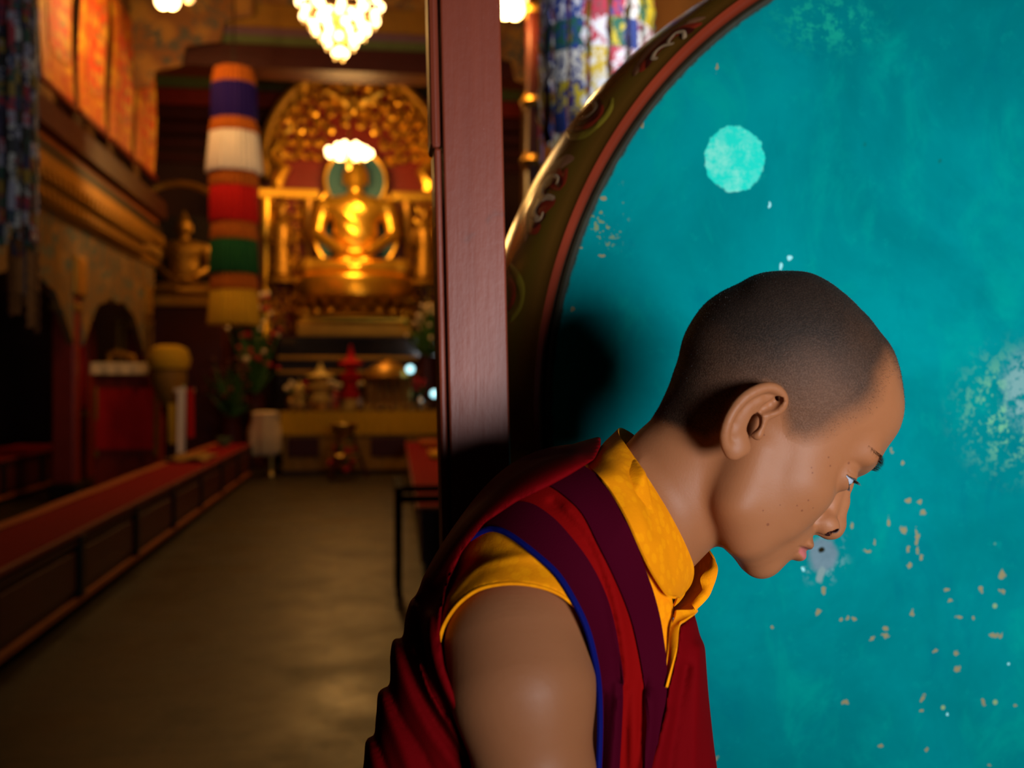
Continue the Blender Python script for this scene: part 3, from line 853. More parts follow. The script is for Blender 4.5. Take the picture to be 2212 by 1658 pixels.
# standing attendant figures left and right under the cross beams
for s_ in (-1, 1):
    mb = MB(); x = ac.x+s_*1.12; zb = Z_(600)
    mb.lathe([(.17, 0), (.15, .2), (.12, .5), (.15, .72), (.11, .84), (.05, .9), (.085, .98), (.075, 1.08), (.03, 1.18), (.01, 1.28)], (x, ya-.22, zb), 14)
    for q in (-1, 1): mb.tube([(x+q*.13, ya-.22, zb+.76), (x+q*.22, ya-.26, zb+.55), (x+q*.08, ya-.36, zb+.5)], [.05, .04, .03], 6)
    mb.lathe([(.26, -.12), (.2, -.04), (.24, 0)], (x, ya-.22, zb), 16)
    mb.build('attendant_figure', M['gold_dark'], t, smooth=True)

# black shrine cabinet carrying the statue, glass front with brass rails
YC = 14.75
def XC(u, v=800): return W(u, v, YC).x
def ZCv(v): return W(765, v, YC).z
xl, xr = XC(598), 1.35
zt_ = W(768, 732, YS).z
t = thing('shrine_cabinet', 'long black shrine cabinet with a glass front below the golden statue', 'cabinet', ((xl+xr)/2, 15.6, 0))
MB().box((xl, YC+.1, 0), (xr, ya+.2, zt_-.002)).build('body', M['black_wood'], t)
for v0, v1, nm in ((769, 777, 'rail'), (800, 808, 'rail')):
    MB().box((xl, YC-.0, ZCv(v1)), (XC(905), YC+.099, ZCv(v0))).build(nm, M['gold_dark'], t, bevel=.01)
glass = NT('cabinet_glass'); glass.base((.02, .02, .025, 1)); glass.set(Roughness=.06, Specular_IOR_Level=.7, Coat_Weight=.3)
MB().box((xl+.02, YC+.06, ZCv(768)), (xr-.02, YC+.09, zt_-.03)).build('glass_front', glass.mat, t)

# altar table in front with the yellow cloth
YT = 13.55
def XT(u, v=900): return W(u, v, YT).x
def ZT(v): return W(765, v, YT).z
zt2 = ZT(888)
xa, xb = XT(608), 1.2
t = thing('altar_table', 'long altar table draped in yellow cloth below the offerings', 'table', ((xa+xb)/2, YT+.4, 0))
MB().box((xa+.04, YT+.05, .02), (xb-.04, YT+.85, zt2-.03)).build('table_body', M['maroon_panel'], t, bevel=.01)
MB().box((xa, YT, zt2-.03), (xb, YT+.9, zt2)).build('table_top', M['dark_red'], t, bevel=.01)
def drape(x0, x1, z0, z1, y, amp, k_, th=.008):
    n = int((x1-x0)/.03); rows = []
    for b in range(9):
        q = b/8; z = z1+(z0-z1)*q
        rows.append([(x0+(x1-x0)*a/n, y-amp*q*(1+math.sin(k_*(x0+(x1-x0)*a/n)))-.004, z) for a in range(n+1)])
    return MB().sheet(rows, th)
drape(xa-.01, xb, ZT(938), zt2+.004, YT-.02, .02, 60).build('yellow_cloth', M['yellow_cloth'], t, smooth=True)
drape(xa+.02, xb, .05, ZT(934), YT-.0, .012, 30).build('lower_cloth', M['ochre'], t, smooth=True)
for u0, u1 in ((622, 690), (800, 876)):
    MB().box((XT(u0), YT-.05, ZT(985)), (XT(u1), YT-.036, ZT(944))).build('brown_panel', M['dark_red'], t, bevel=.005)
MB().box((xa+.03, YT-.045, .0), (xb, YT+.2, .05)).build('foot_board', M['black_wood'], t)

# offerings on the altar table (each a thing)
def off(name, label, cat, u, dy, group=None):
    x = XT(u)
    return thing(name, label, cat, (x, YT+dy, zt2), group)
def torma(u, h_v, mat, label, w=.16, dy=.3, mat2=None):
    t = off('torma', label, 'offering', u, dy); x, y, z = t.location; h = ZT(h_v)-zt2
    MB().lathe([(w*.8, 0), (w*.9, .03), (w*.55, .06), (w*.6, h*.18)], t.location, 20).build('base', mat2 or M['brass'], t, smooth=True)
    f = lambda a, zz: 1+.12*abs(math.cos(2*a))
    MB().lathe([(w*.62, h*.18), (w*.7, h*.24), (w*.42, h*.36), (w*.5, h*.42), (w*.9, h*.50), (w*.55, h*.56), (w*.28, h*.62), (w*.42, h*.66), (w*.95, h*.72), (w*.4, h*.77), (w*.22, h*.84), (w*.12, h*.94), (.012, h)], t.location, 20, True, f).build('body', mat, t, smooth=True)
    mb = MB()
    for i in range(6): mb.ball((x+w*.45*math.cos(i*PI/3), y+w*.45*math.sin(i*PI/3), z+h*.5), .025, 8)
    mb.build('butter_flowers', M['flower_cream'], t)
torma(690, 782, M['butter'], 'yellow spired butter offering on the altar, left of the red one', .20, .25)
torma(757, 742, M['red_cloth'], 'tall red spired offering with a gold tip at the middle of the altar', .17, .3, M['butter'])
torma(645, 818, M['butter'], 'small yellow butter offering near the left end of the altar', .10, .2)
torma(725, 838, M['flower_red'], 'short red butter offering between the two tall spires', .06, .12)
# domed golden offering house
t = off('offering_house', 'golden domed offering house with little columns at the right of the altar', 'offering house', 840, .36); x, y, z = t.location
MB().box((x-.36, y-.2, z), (x+.36, y+.2, z+.08)).build('base', M['gold_dark'], t, bevel=.01)
for i in range(6): MB().lathe([(.03, 0), (.022, .05), (.022, .3), (.035, .36)], (x-.3+.12*i, y-.14, z+.08), 8).build('column', M['brass'], t)
MB().box((x-.3, y-.08, z+.08), (x+.3, y+.16, z+.44)).build('inner_wall', M['ochre'], t)
MB().lathe([(.33, 0), (.345, .03), (.31, .1), (.23, .17), (.14, .21), (.05, .24), (.015, .3)], (x, y, z+.44), 20).build('dome_roof', M['gold_dark'], t, smooth=True)
# vases with flowers
def vase(u, dy, h, vm, fm, label, n=9, spread=.13):
    t = off('flower_vase', label, 'vase', u, dy, None); x, y, z = t.location
    MB().lathe([(.035, 0), (.045, .01), (.03, .03), (.07, .09), (.075, .13), (.04, .19), (.055, .22)], t.location, 16).build('vase', M[vm], t, smooth=True)
    rr = random.Random(u); lf = MB(); b0 = None
    for i in range(n):
        a = rr.uniform(0, 2*PI); q = rr.uniform(.2, 1)*spread; zz = z+h*rr.uniform(.65, 1)
        if b0 is None: b0 = MB().ball((0, 0, 0), .035, 7, .8).build('blossom', M[fm], None, smooth=True); b = b0
        else: b = b0.copy(); COL.objects.link(b)
        b.parent = t; b.location = (q*math.cos(a), q*.7*math.sin(a), zz-z); b.scale = (rr.uniform(.7, 1.3),)*3
        lf.tube([(x, y, z+.2), (x+q*.6*math.cos(a), y+q*.4*math.sin(a), z+h*.55), (x+q*math.cos(a), y+q*.7*math.sin(a), zz)], [.006, .012, .004], 5)
    lf.build('stems', M['leaf'], t)
for a_ in [(622, .55, .42, 'brass', 'flower_cream', 'brass vase of cream flowers at the left end of the altar'),
           (668, .6, .40, 'brass', 'flower_red', 'vase of red flowers just left of the yellow spired offering'),
           (715, .62, .42, 'porcelain', 'flower_cream', 'white vase of cream flowers behind the short red offering'),
           (774, .66, .4, 'porcelain', 'flower_cream', 'white vase of flowers right of the tall red offering'),
           (912, .42, .46, 'silver', 'flower_red', 'silver vase of red flowers right of the domed offering house')]:
    vase(*a_)
# butter lamps in a row, copied
lp = None
for i, u in enumerate((628, 650, 672, 708, 738, 770, 812, 832, 852, 876, 900, 922)):
    if lp is None:
        t = off('butter_lamp', 'small brass butter lamp in the row along the altar front', 'butter lamp', u, .08, 'butter lamps along the altar edge')
        a_ = MB().lathe([(.03, 0), (.034, .006), (.01, .02), (.01, .045), (.038, .07), (.042, .085)], t.location, 14).build('cup', M['brass'], t, smooth=True)
        b_ = MB().ball((t.location.x, t.location.y, t.location.z+.095), .009, 6, 2).build('wick', M['flower_cream'], t)
        lp = t
    else:
        t = lp.copy(); COL.objects.link(t); t.location = (XT(u), YT+.08, zt2)
        for ch in (a_, b_):
            c_ = ch.copy(); COL.objects.link(c_); c_.parent = t
# bowls of grain, second row
bw = None
for i, u in enumerate((638, 662, 700, 730, 778, 820, 846, 888, 912)):
    if bw is None:
        t = off('offering_bowl', 'small silver offering bowl in the second row on the altar', 'bowl', u, .17, 'offering bowls behind the butter lamps')
        a_ = MB().lathe([(.025, 0), (.03, .004), (.05, .03), (.055, .05), (.05, .05), (.02, .012)], t.location, 16).build('bowl', M['silver'], t, smooth=True)
        b_ = MB().ball((t.location.x, t.location.y, t.location.z+.04), .045, 8, .45).build('rice', M['flower_cream'], t, smooth=True)
        bw = t
    else:
        t = bw.copy(); COL.objects.link(t); t.location = (XT(u), YT+.17, zt2)
        for ch in (a_, b_):
            c_ = ch.copy(); COL.objects.link(c_); c_.parent = t
def cold_reflection(u, v, label, r, e):  # added glowing balls in place of bluish reflections in the cabinet glass
    p = W(u, v, YT+.12)
    t = thing('reflection_glow', label, 'glow', (p.x, p.y, zt2))
    MB().lathe([(.05, 0), (.05, .01), (.01, .02), (.01, p.z-zt2-r)], (p.x, p.y, zt2), 12).build('stand', M['brass'], t)
    MB().ball(tuple(p), r, 12).build('bulb', simple('cold_glow', (.6, .9, 1), .3, 0, 0, emit=((.45, .9, 1, 1), e)), t, smooth=True)
cold_reflection(886, 797, 'small glowing ball added for a bluish white reflection at the right of the altar', .055, 2.2)
cold_reflection(938, 850, 'glowing ball added for a white reflection touching the red post at the altar end', .05, 2.2)

# vessel on a tripod stand in the aisle before the altar
p = W(742, 1000, 12.9)
t = thing('incense_stand', 'dark tripod stand with a brass bowl and flowers in front of the altar cloth', 'stand', (p.x, 12.9, 0))
h = W(742, 915, 12.9).z
for i in range(3):
    a = PI/2+i*2*PI/3+.5
    MB().tube([(p.x+.30*math.cos(a), 12.9+.3*math.sin(a), .012), (p.x+.10*math.cos(a), 12.9+.1*math.sin(a), h-.12)], .024, 8).build('leg', M['dark_red'], t)
MB().tube([(p.x+.2*math.cos(k_*PI/8), 12.9+.2*math.sin(k_*PI/8), .3) for k_ in range(16)], .012, 6, closed=True).build('ring', M['brass'], t)
MB().lathe([(.05, h-.16), (.13, h-.12), (.17, h-.05), (.18, h), (.16, h), (.05, h-.1)], (p.x, 12.9, 0), 20).build('bowl', M['brass'], t, smooth=True)
mb = MB(); rr = random.Random(5)
for i in range(14): mb.ball((p.x+rr.uniform(-.16, .16), 12.9+rr.uniform(-.12, .05), rr.uniform(.12, .4)), rr.uniform(.03, .05), 7)
mb.build('flowers', M['flower_red'], t, smooth=True)
mb = MB()
for i in range(9): mb.ball((p.x+rr.uniform(-.1, .14), 12.9+rr.uniform(-.12, .05), rr.uniform(.2, .5)), rr.uniform(.025, .05), 7)
mb.build('leaves', M['leaf'], t, smooth=True)

# ------------------------------------------------------------------ low benches
def bench(name, label, x0, x1, y0, y1, h, panels, mats, cat='bench', edge=None):
    """long low prayer bench: x0 far side, x1 aisle side"""
    t = thing(name, label, cat, ((x0+x1)/2, (y0+y1)/2, 0))
    MB().box((x0+.03, y0+.03, .09), (x1-.03, y1-.03, h-.03)).build('body', mats[1], t)
    MB().box((x0+.05, y0+.05, 0), (x1-.06, y1-.05, .09)).build('plinth', M['black_wood'], t)
    MB().box((x0, y0, h-.03), (x1, y1, h)).build('top', mats[0], t, bevel=.006)
    MB().box((x1-.03, y0+.03, .05), (x1-.005, y1-.03, .085)).build('lower_trim', M['orange_trim'], t, bevel=.004)
    MB().box((x1-.03, y0+.03, h-.075), (x1-.008, y1-.03, h-.05)).build('upper_trim', mats[1], t, bevel=.004)
    n = panels
    for i in range(n+1):
        y = y0+.06+(y1-y0-.12)*i/n
        MB().box((x1-.03, y-.04, .085), (x1+.004, y+.04, h-.03)).build('post', M['black_wood'], t, bevel=.004)
    for i in range(n):
        ya_, yb_ = y0+.06+(y1-y0-.12)*i/n+.08, y0+.06+(y1-y0-.12)*(i+1)/n-.08
        MB().box((x1-.03, ya_, .13), (x1-.012, yb_, h-.11)).build('panel', mats[2], t, bevel=.006)
    rows = [[(x0+.01+(x1-x0-.03)*a/6, y0+.01+(y1-y0-.02)*b/30, h+.004+.002*math.sin(b*1.7+a)) for a in range(7)] for b in range(31)]
    MB().sheet(rows, .006).build('red_cover', M['carpet_red'], t, smooth=True)
    if edge:
        rows = [[(x0+.012+edge*a/3, y0+.01+(y1-y0-.02)*b/40, h+.013+.002*math.sin(b*1.1)) for a in range(4)] for b in range(41)]
        MB().sheet(rows, .004).build('gold_edging', M['orange_trim'], t)
    return t
bm_ = (M['red_lacquer'], M['dark_red'], M['maroon_panel'])
bench('prayer_bench', 'long low red covered prayer bench running along the left of the aisle', -2.0, -1.50, 1.7, 13.1, .436, 9, bm_, edge=.09)
bench('prayer_bench', 'red topped low bench farther left, behind the long aisle bench', -4.3, -3.62, 7.0, 13.0, .455, 5, bm_)
t = bench('prayer_bench', 'red topped low bench just left of the red post, right side of the aisle', .36, .95, 6.1, 13.0, .44, 6, bm_)
t.location = (.66, 9.6, 0); t.rotation_euler.z = math.radians(-1.4)
# small slatted book stand near the post
t = thing('book_stand', 'dark slatted wooden stand left of the post at the near end of the right bench', 'stand', (.30, 5.7, 0))
M['stand_wood'] = simple('matt_dark_wood', (.010, .004, .003), .8, 0, .3, 8, spec=.1)
for yy in (5.35, 5.62, 5.9):
    MB().box((.14, yy, 0), (.17, yy+.04, .62)).build('leg', M['stand_wood'], t, bevel=.004)
    MB().box((.44, yy, 0), (.47, yy+.04, .62)).build('leg', M['stand_wood'], t, bevel=.004)
for xx in (.135, .435):
    MB().box((xx, 5.33, .62), (xx+.04, 5.96, .65)).build('top_rail', M['stand_wood'], t, bevel=.004)
    MB().box((xx+.005, 5.35, .2), (xx+.035, 5.95, .235)).build('lower_rail', M['stand_wood'], t, bevel=.004)
for yy in (5.38, 5.9): MB().box((.15, yy, .56), (.46, yy+.03, .6)).build('cross_rail', M['stand_wood'], t, bevel=.004)

# things lying on the benches
p = WX(408, 1018, -1.8)
t = thing('folded_scarf', 'yellowish folded cloth lying on the long aisle bench', 'cloth', (-1.78, p.y, .447))
mb = MB(); rows = [[(-1.98+.4*a/8, p.y-.42+.84*b/10, .462+.018*(1+math.sin(a*1.3+b*.8))*(.4 if a in (0, 8) else 1)) for a in range(9)] for b in range(11)]
mb.sheet(rows, .012).build('cloth', M['ochre'], t, smooth=True)
p = WX(484, 985, -1.75)
t = thing('green_bowl', 'small green bowl on the aisle bench, beyond the folded cloth', 'bowl', (-1.75, p.y, .447))
MB().lathe([(.05, 0), (.055, .01), (.09, .06), (.1, .11), (.09, .11), (.04, .02)], t.location, 18).build('bowl', simple('jade', (.12, .2, .08), .3), t, smooth=True)
p = WX(15, 1180, -1.95)
t = thing('dark_cushion', 'small dark cushion on the near end of the aisle bench', 'cushion', (-1.78, 4.35, .447))
mb = MB(); rows = [[(-1.93+.3*a/8, 4.15+.4*b/8, .456+.05*math.sin(PI*a/8)*math.sin(PI*b/8)) for a in range(9)] for b in range(9)]
mb.sheet(rows, .01).build('cushion', M['dark_red'], t, smooth=True)
for (u, v, nm, lab, mm, cat) in ((905, 955, 'wrapped_book', 'orange wrapped scripture lying on the right bench beside the post', 'orange_cloth', 'book'), (925, 985, 'wrapped_book', 'yellow wrapped scripture nearer the post on the right bench', 'yellow_cloth', 'book')):
    yy = 12.2 if u == 905 else 10.2; x = W(u, v, yy).x+.12
    t = thing(nm, lab, cat, (x, yy, .45))
    MB().box((x-.11, yy-.3, .452), (x+.11, yy+.3, .51)).build('wrapping', M[mm], t, bevel=.015)
    MB().box((x-.113, yy-.04, .451), (x+.113, yy+.04, .513)).build('strap', M['red_cloth'], t, bevel=.004)

# post wrapped in white cloth at the end of the aisle bench
p = W(572, 1030, 13.35)
t = thing('wrapped_post', 'short post wrapped in cream scarves at the far end of the aisle bench', 'post', (p.x, 13.35, 0))
MB().lathe([(.05, 0), (.045, .03), (.035, .06), (.035, .5)], (p.x+.08, 13.35, 0), 12).build('pole', M['brass'], t)
zz0, zz1 = W(570, 972, 13.35).z, W(570, 888, 13.35).z
f = lambda a, z: 1+.10*math.sin(a*7)+.06*math.sin(a*3+z*9)
MB().lathe([(.16, zz0-.06), (.21, zz0), (.20, (zz0+zz1)/2), (.16, zz1-.1), (.17, zz1-.02), (.1, zz1)], (p.x, 13.35, 0), 48, True, f).build('scarf', M['cream_cloth'], t, smooth=True)

# throne with red hanging front
YH = 11.9
def XH(u): return W(u, 900, YH).x
def ZH(v): return W(270, v, YH).z
x0, x1 = XH(203), XH(343)
t = thing('throne', 'high red draped throne with a cream valance left of the aisle', 'throne', ((x0+x1)/2, YH+.35, 0))
MB().box((x0, YH, 0), (x1, YH+.7, ZH(800))).build('seat_box', M['red_lacquer'], t, bevel=.01)
MB().box((x0-.03, YH-.03, ZH(800)), (x1+.03, YH+.73, ZH(783))).build('cushion', M['cream_cloth'], t, bevel=.02)
drape(x0-.02, x1-.10, ZH(808), ZH(784), YH-.04, .02, 40).build('valance', M['cream_cloth'], t, smooth=True)
drape(x0+.02, x1-.02, ZH(970), ZH(838), YH-.01, .008, 24).build('red_hanging', M['red_cloth'], t, smooth=True)
for xx in (x0+.01, x1-.05): MB().box((xx, YH-.03, ZH(985)), (xx+.04, YH-.002, ZH(836))).build('gold_border', M['gold_dark'], t, bevel=.005)
MB().tube([(x0+.02, YH+.6, ZH(783)), (x0+.02, YH+.6, ZH(762)), (x0+.1, YH+.6, ZH(755)), (x0+.3, YH+.6, ZH(768)), (x0+.3, YH+.6, ZH(783))], .035, 8).build('backrest_scroll', M['gold_dark'], t, smooth=True)

# big ceremonial vessel right of the throne and the hanging white scarf
p = W(365, 790, 11.5)
t = thing('ceremonial_vessel', 'rounded yellow vessel on a tall stand beside the throne', 'vessel', (p.x, 11.5, 0))
MB().lathe([(.16, 0), (.16, .04), (.05, .1), (.045, .8), (.09, .95)], (p.x, 11.5, 0), 16).build('stand', M['dark_red'], t, smooth=True)
zz = W(365, 842, 11.5).z
MB().lathe([(.07, .95), (.16, zz-.0), (.2, zz+.12), (.19, zz+.22), (.22, zz+.26)], (p.x, 11.5, 0), 20).build('fringe_cover', M['ochre'], t, smooth=True)
MB().lathe([(.215, zz+.24), (.24, zz+.34), (.2, zz+.46), (.1, zz+.5)], (p.x, 11.5, 0), 20).build('bowl', M['yellow_cloth'], t, smooth=True)
p = W(396, 1000, 11.3)
t = thing('draped_pole', 'slim pole hung with a long white scarf between the throne and the altar', 'pole', (p.x, 11.3, 0))
z1_ = W(412, 832, 11.3).z
MB().lathe([(.09, 0), (.09, .02), (.02, .04), (.02, z1_)], (p.x, 11.3, 0), 12).build('pole', M['brass'], t)
MB().box((p.x-.1, 11.27, z1_-.08), (p.x+.12, 11.33, z1_-.03)).build('cross_piece', M['cream_cloth'], t, bevel=.01)
drape(p.x-.05, p.x+.035, .35, z1_-.03, 11.25, .03, 90).build('white_scarf', M['white_cloth'], t, smooth=True)
drape(p.x+.045, p.x+.12, .62, z1_-.03, 11.26, .02, 90).build('red_scarf', M['red_cloth'], t, smooth=True)
drape(p.x-.15, p.x-.06, .55, z1_-.2, 11.28, .02, 70).build('yellow_scarf', M['yellow_cloth'], t, smooth=True)

# red door leaf in the left aisle
p0, p1 = W(122, 690, 13.2), W(190, 690, 13.2)
t = thing('red_cupboard', 'tall narrow red cupboard in the dark left aisle, left of the throne', 'cupboard', ((p0.x+p1.x)/2, 13.4, 0))
MB().box((p0.x, 13.2, 0), (p1.x, 13.6, W(150, 690, 13.2).z)).build('body', M['red_lacquer'], t, bevel=.01)
MB().box((p0.x+.04, 13.17, W(150, 880, 13.2).z), (p1.x-.04, 13.199, W(150, 700, 13.2).z)).build('door', M['red_cloth'], t, bevel=.01)
MB().box((p0.x-.02, 13.16, W(150, 900, 13.2).z), (p1.x+.02, 13.199, W(150, 888, 13.2).z)).build('gold_ledge', M['gold_dark'], t, bevel=.005)

# dim seated statue in the left niche, with its cabinet
c = W(392, 640, 14.9)
t = thing('statue_cabinet', 'dim carved cabinet with arched top left of the cylinder banner', 'cabinet', (c.x, 15.1, 0))
hw = .6
MB().box((c.x-hw, 14.65, 0), (c.x+hw, 15.6, c.z-.01)).build('base', M['dark_red'], t, bevel=.01)
MB().box((c.x-hw-.04, 14.6, c.z-.16), (c.x+hw+.04, 14.649, c.z-.02)).build('shelf_front', M['gold_dark'], t, bevel=.01)
for s_ in (-1, 1):
    MB().lathe([(.05, 0), (.035, .05), (.035, 1.1), (.06, 1.2)], (c.x+s_*(hw-.07), 14.75, c.z-.01), 10).build('pillar', M['gold_dark'], t, smooth=True)
arc2 = [(c.x+hw*math.cos(a), c.z+1.15+.45*math.sin(a)) for a in np.linspace(0, PI, 20)]
MB().tube([(x, 14.76, z) for x, z in arc2], .05, 8).build('arch', M['gold_dark'], t, smooth=True)
MB().box((c.x-hw, 15.5, c.z-.01), (c.x+hw, 15.58, c.z+1.25)).build('back', M['black_wood'], t)
buddha('bronze_statue', 'dim smaller seated statue in the left niche beside the cylinder banner', Vector((c.x, 15.1, c.z-.005)), .62, M['gold_dark'], None, halo=False)
# tables with clutter left and right of it
for (u, v, y, w, lab) in ((292, 700, 14.0, .42, 'small gilt frame table in the left aisle above the throne'),):
    p = W(u, v, y)
    t = thing('gilt_table', lab, 'table', (p.x, y, 0)); z = W(u, 690, y).z
    MB().box((p.x-w/2, y-.2, z-.05), (p.x+w/2, y+.2, z)).build('top', M['gold_dark'], t, bevel=.01)
    for sx in (-1, 1):
        for sy in (-1, 1): MB().box((p.x+sx*(w/2-.03)-.02, y+sy*.17-.02, 0), (p.x+sx*(w/2-.03)+.02, y+sy*.17+.02, z-.05)).build('leg', M['gold_dark'], t, bevel=.005)
# big flower arrangement left of the altar
def bouquet(u, vtop, vbot, y, label, seed, fms=('flower_red', 'flower_cream'), zbase=0):
    p = W(u, vbot, y); zt = W(u, vtop, y).z; rr = random.Random(seed)
    t = thing('flower_arrangement', label, 'flowers', (p.x, y, zbase))
    hb = p.z-zbase
    MB().lathe([(.13, 0), (.15, .05), (.1, .2), (.16, hb*.6), (.12, hb*.9), (.15, hb)], (p.x, y, zbase), 18).build('pot', M['dark_red'], t, smooth=True)
    lf = MB(); bb = {}
    hb += zbase
    for i in range(46):
        a = rr.uniform(0, 2*PI); q = rr.uniform(.05, .42); z = hb+rr.uniform(.15, 1)*(zt-hb); q *= .5+.5*math.sin(PI*min(1, (z-hb)/(zt-hb)))
        e = (p.x+q*math.cos(a), y+q*math.sin(a), z)
        lf.tube([(p.x, y, hb-.02), (p.x+q*.5*math.cos(a), y+q*.5*math.sin(a), (hb+z)/2), e], [.008, .02, .004], 5)
        kk = 0 if i % 3 else 1
        if kk not in bb: bb[kk] = MB().ball((0, 0, 0), .037, 7).build('blossom', M[fms[kk]], None, smooth=True); b = bb[kk]
        else: b = bb[kk].copy(); COL.objects.link(b)
        b.parent = t; b.location = (e[0]-p.x, e[1]-y, e[2]-zbase); b.scale = (rr.uniform(.7, 1.3),)*3
    lf.build('stems', M['leaf'], t)
bouquet(552, 630, 850, 14.45, 'tall dim flower arrangement at the left end of the shrine cabinet', 1)
bouquet(500, 770, 900, 14.0, 'dark flower arrangement between the draped pole and the altar', 2, ('maroon_panel', 'dark_red'))
bouquet(925, 660, 770, 14.3, 'flower arrangement low at the right edge of the statue, beside the red post', 4, ('flower_cream', 'leaf'), zt2+.001)

# brocade hangings: left foreground column and the big one behind the drum
def brocade_column(u, v0, v1, y, r, n, label, mat, tails=True, strip_w=None):
    p = W(u, v1, y); zb, zt = p.z, W(u, v0, y).z
    t = thing('brocade_banner', label, 'banner', (p.x, y, zb))
    MB().tube([(p.x, y, zb+.1), (p.x, y, ZC)], .02, 8).build('core_pole', M['black_wood'], t)
    rr = random.Random(u)
    for i in range(n):
        a = 2*PI*i/n; w = 2*PI/n*.62; zz = zb+rr.uniform(-.10, .12)
        rows = []
        for b in range(25):
            z = zt+(zz-zt)*b/24; k_ = .94+.07*abs(math.sin(b*1.57+i*.9))
            rows.append([(p.x+r*k_*math.cos(a+w*(j/4-.5)*1.25)+.004*math.sin(b*2+i), y+r*k_*math.sin(a+w*(j/4-.5)*1.25), z) for j in range(5)])
        MB().sheet(rows, .004).build('brocade_strip', mat, t, smooth=True)
    MB().lathe([(r*.9, zt-.02), (r*.95, zt), (r*.2, zt+.1)], (p.x, y, 0), 24).build('top_disc', M['dark_red'], t)
brocade_column(1287, -260, 330, 3.7, .215, 18, 'large hanging banner of many coloured brocade strips behind the drum', M['brocade'])
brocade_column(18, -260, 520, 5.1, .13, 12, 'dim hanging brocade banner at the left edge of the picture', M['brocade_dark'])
brocade_column(52, 520, 680, 5.3, .07, 8, 'short orange tassel hanging below the dim banner on the left edge', simple('dull_orange', (.22, .08, .02), .8, 0, .4, 14))
# carved post right of the brocade
p = W(1150, 300, 8.4)
t = thing('carved_pillar', 'slim ochre carved pillar left of the coloured brocade banner', 'pillar', (p.x, 8.4, 0))
MB().box((p.x-.05, 8.32, 0), (p.x+.05, 8.48, ZC)).build('shaft', M['dark_red'], t, bevel=.02)
for z in (3.1, 3.6, 4.4): MB().lathe([(.05, -.1), (.11, 0), (.05, .1)], (p.x, 8.4, z), 12).build('boss', M['gold_dark'], t, smooth=True)
# ------------------------------------------------------------------ drum and its frame
DC = Vector((.80, 1.15, CAMZ-.033)); RF = .59
PROF = [(.590, 1.1475), (.5945, 1.146), (.5975, 1.148), (.5985, 1.154), (.600, 1.155), (.6015, 1.146), (.606, 1.1405), (.612, 1.143), (.6145, 1.152), (.621, 1.163), (.631, 1.185), (.641, 1.215), (.649, 1.25), (.655, 1.29), (.657, 1.33), (.655, 1.39), (.645, 1.46), (.625, 1.54), (.59, 1.6)]
BAR = PROF[7:]
drum = thing('drum', 'huge hanging drum with a turquoise head and an olive painted barrel', 'drum', (DC.x, 1.37, DC.z-.657))
def revolve(mb, prof, n=256):
    V = []; F = []
    for r, y in prof:
        for i in range(n):
            a = 2*PI*i/n; V.append((DC.x+r*math.cos(a), y, DC.z+r*math.sin(a)))
    for j in range(len(prof)-1):
        for i in range(n): F.append((j*n+i, j*n+(i+1) % n, (j+1)*n+(i+1) % n, (j+1)*n+i))
    return mb.add(V, F)
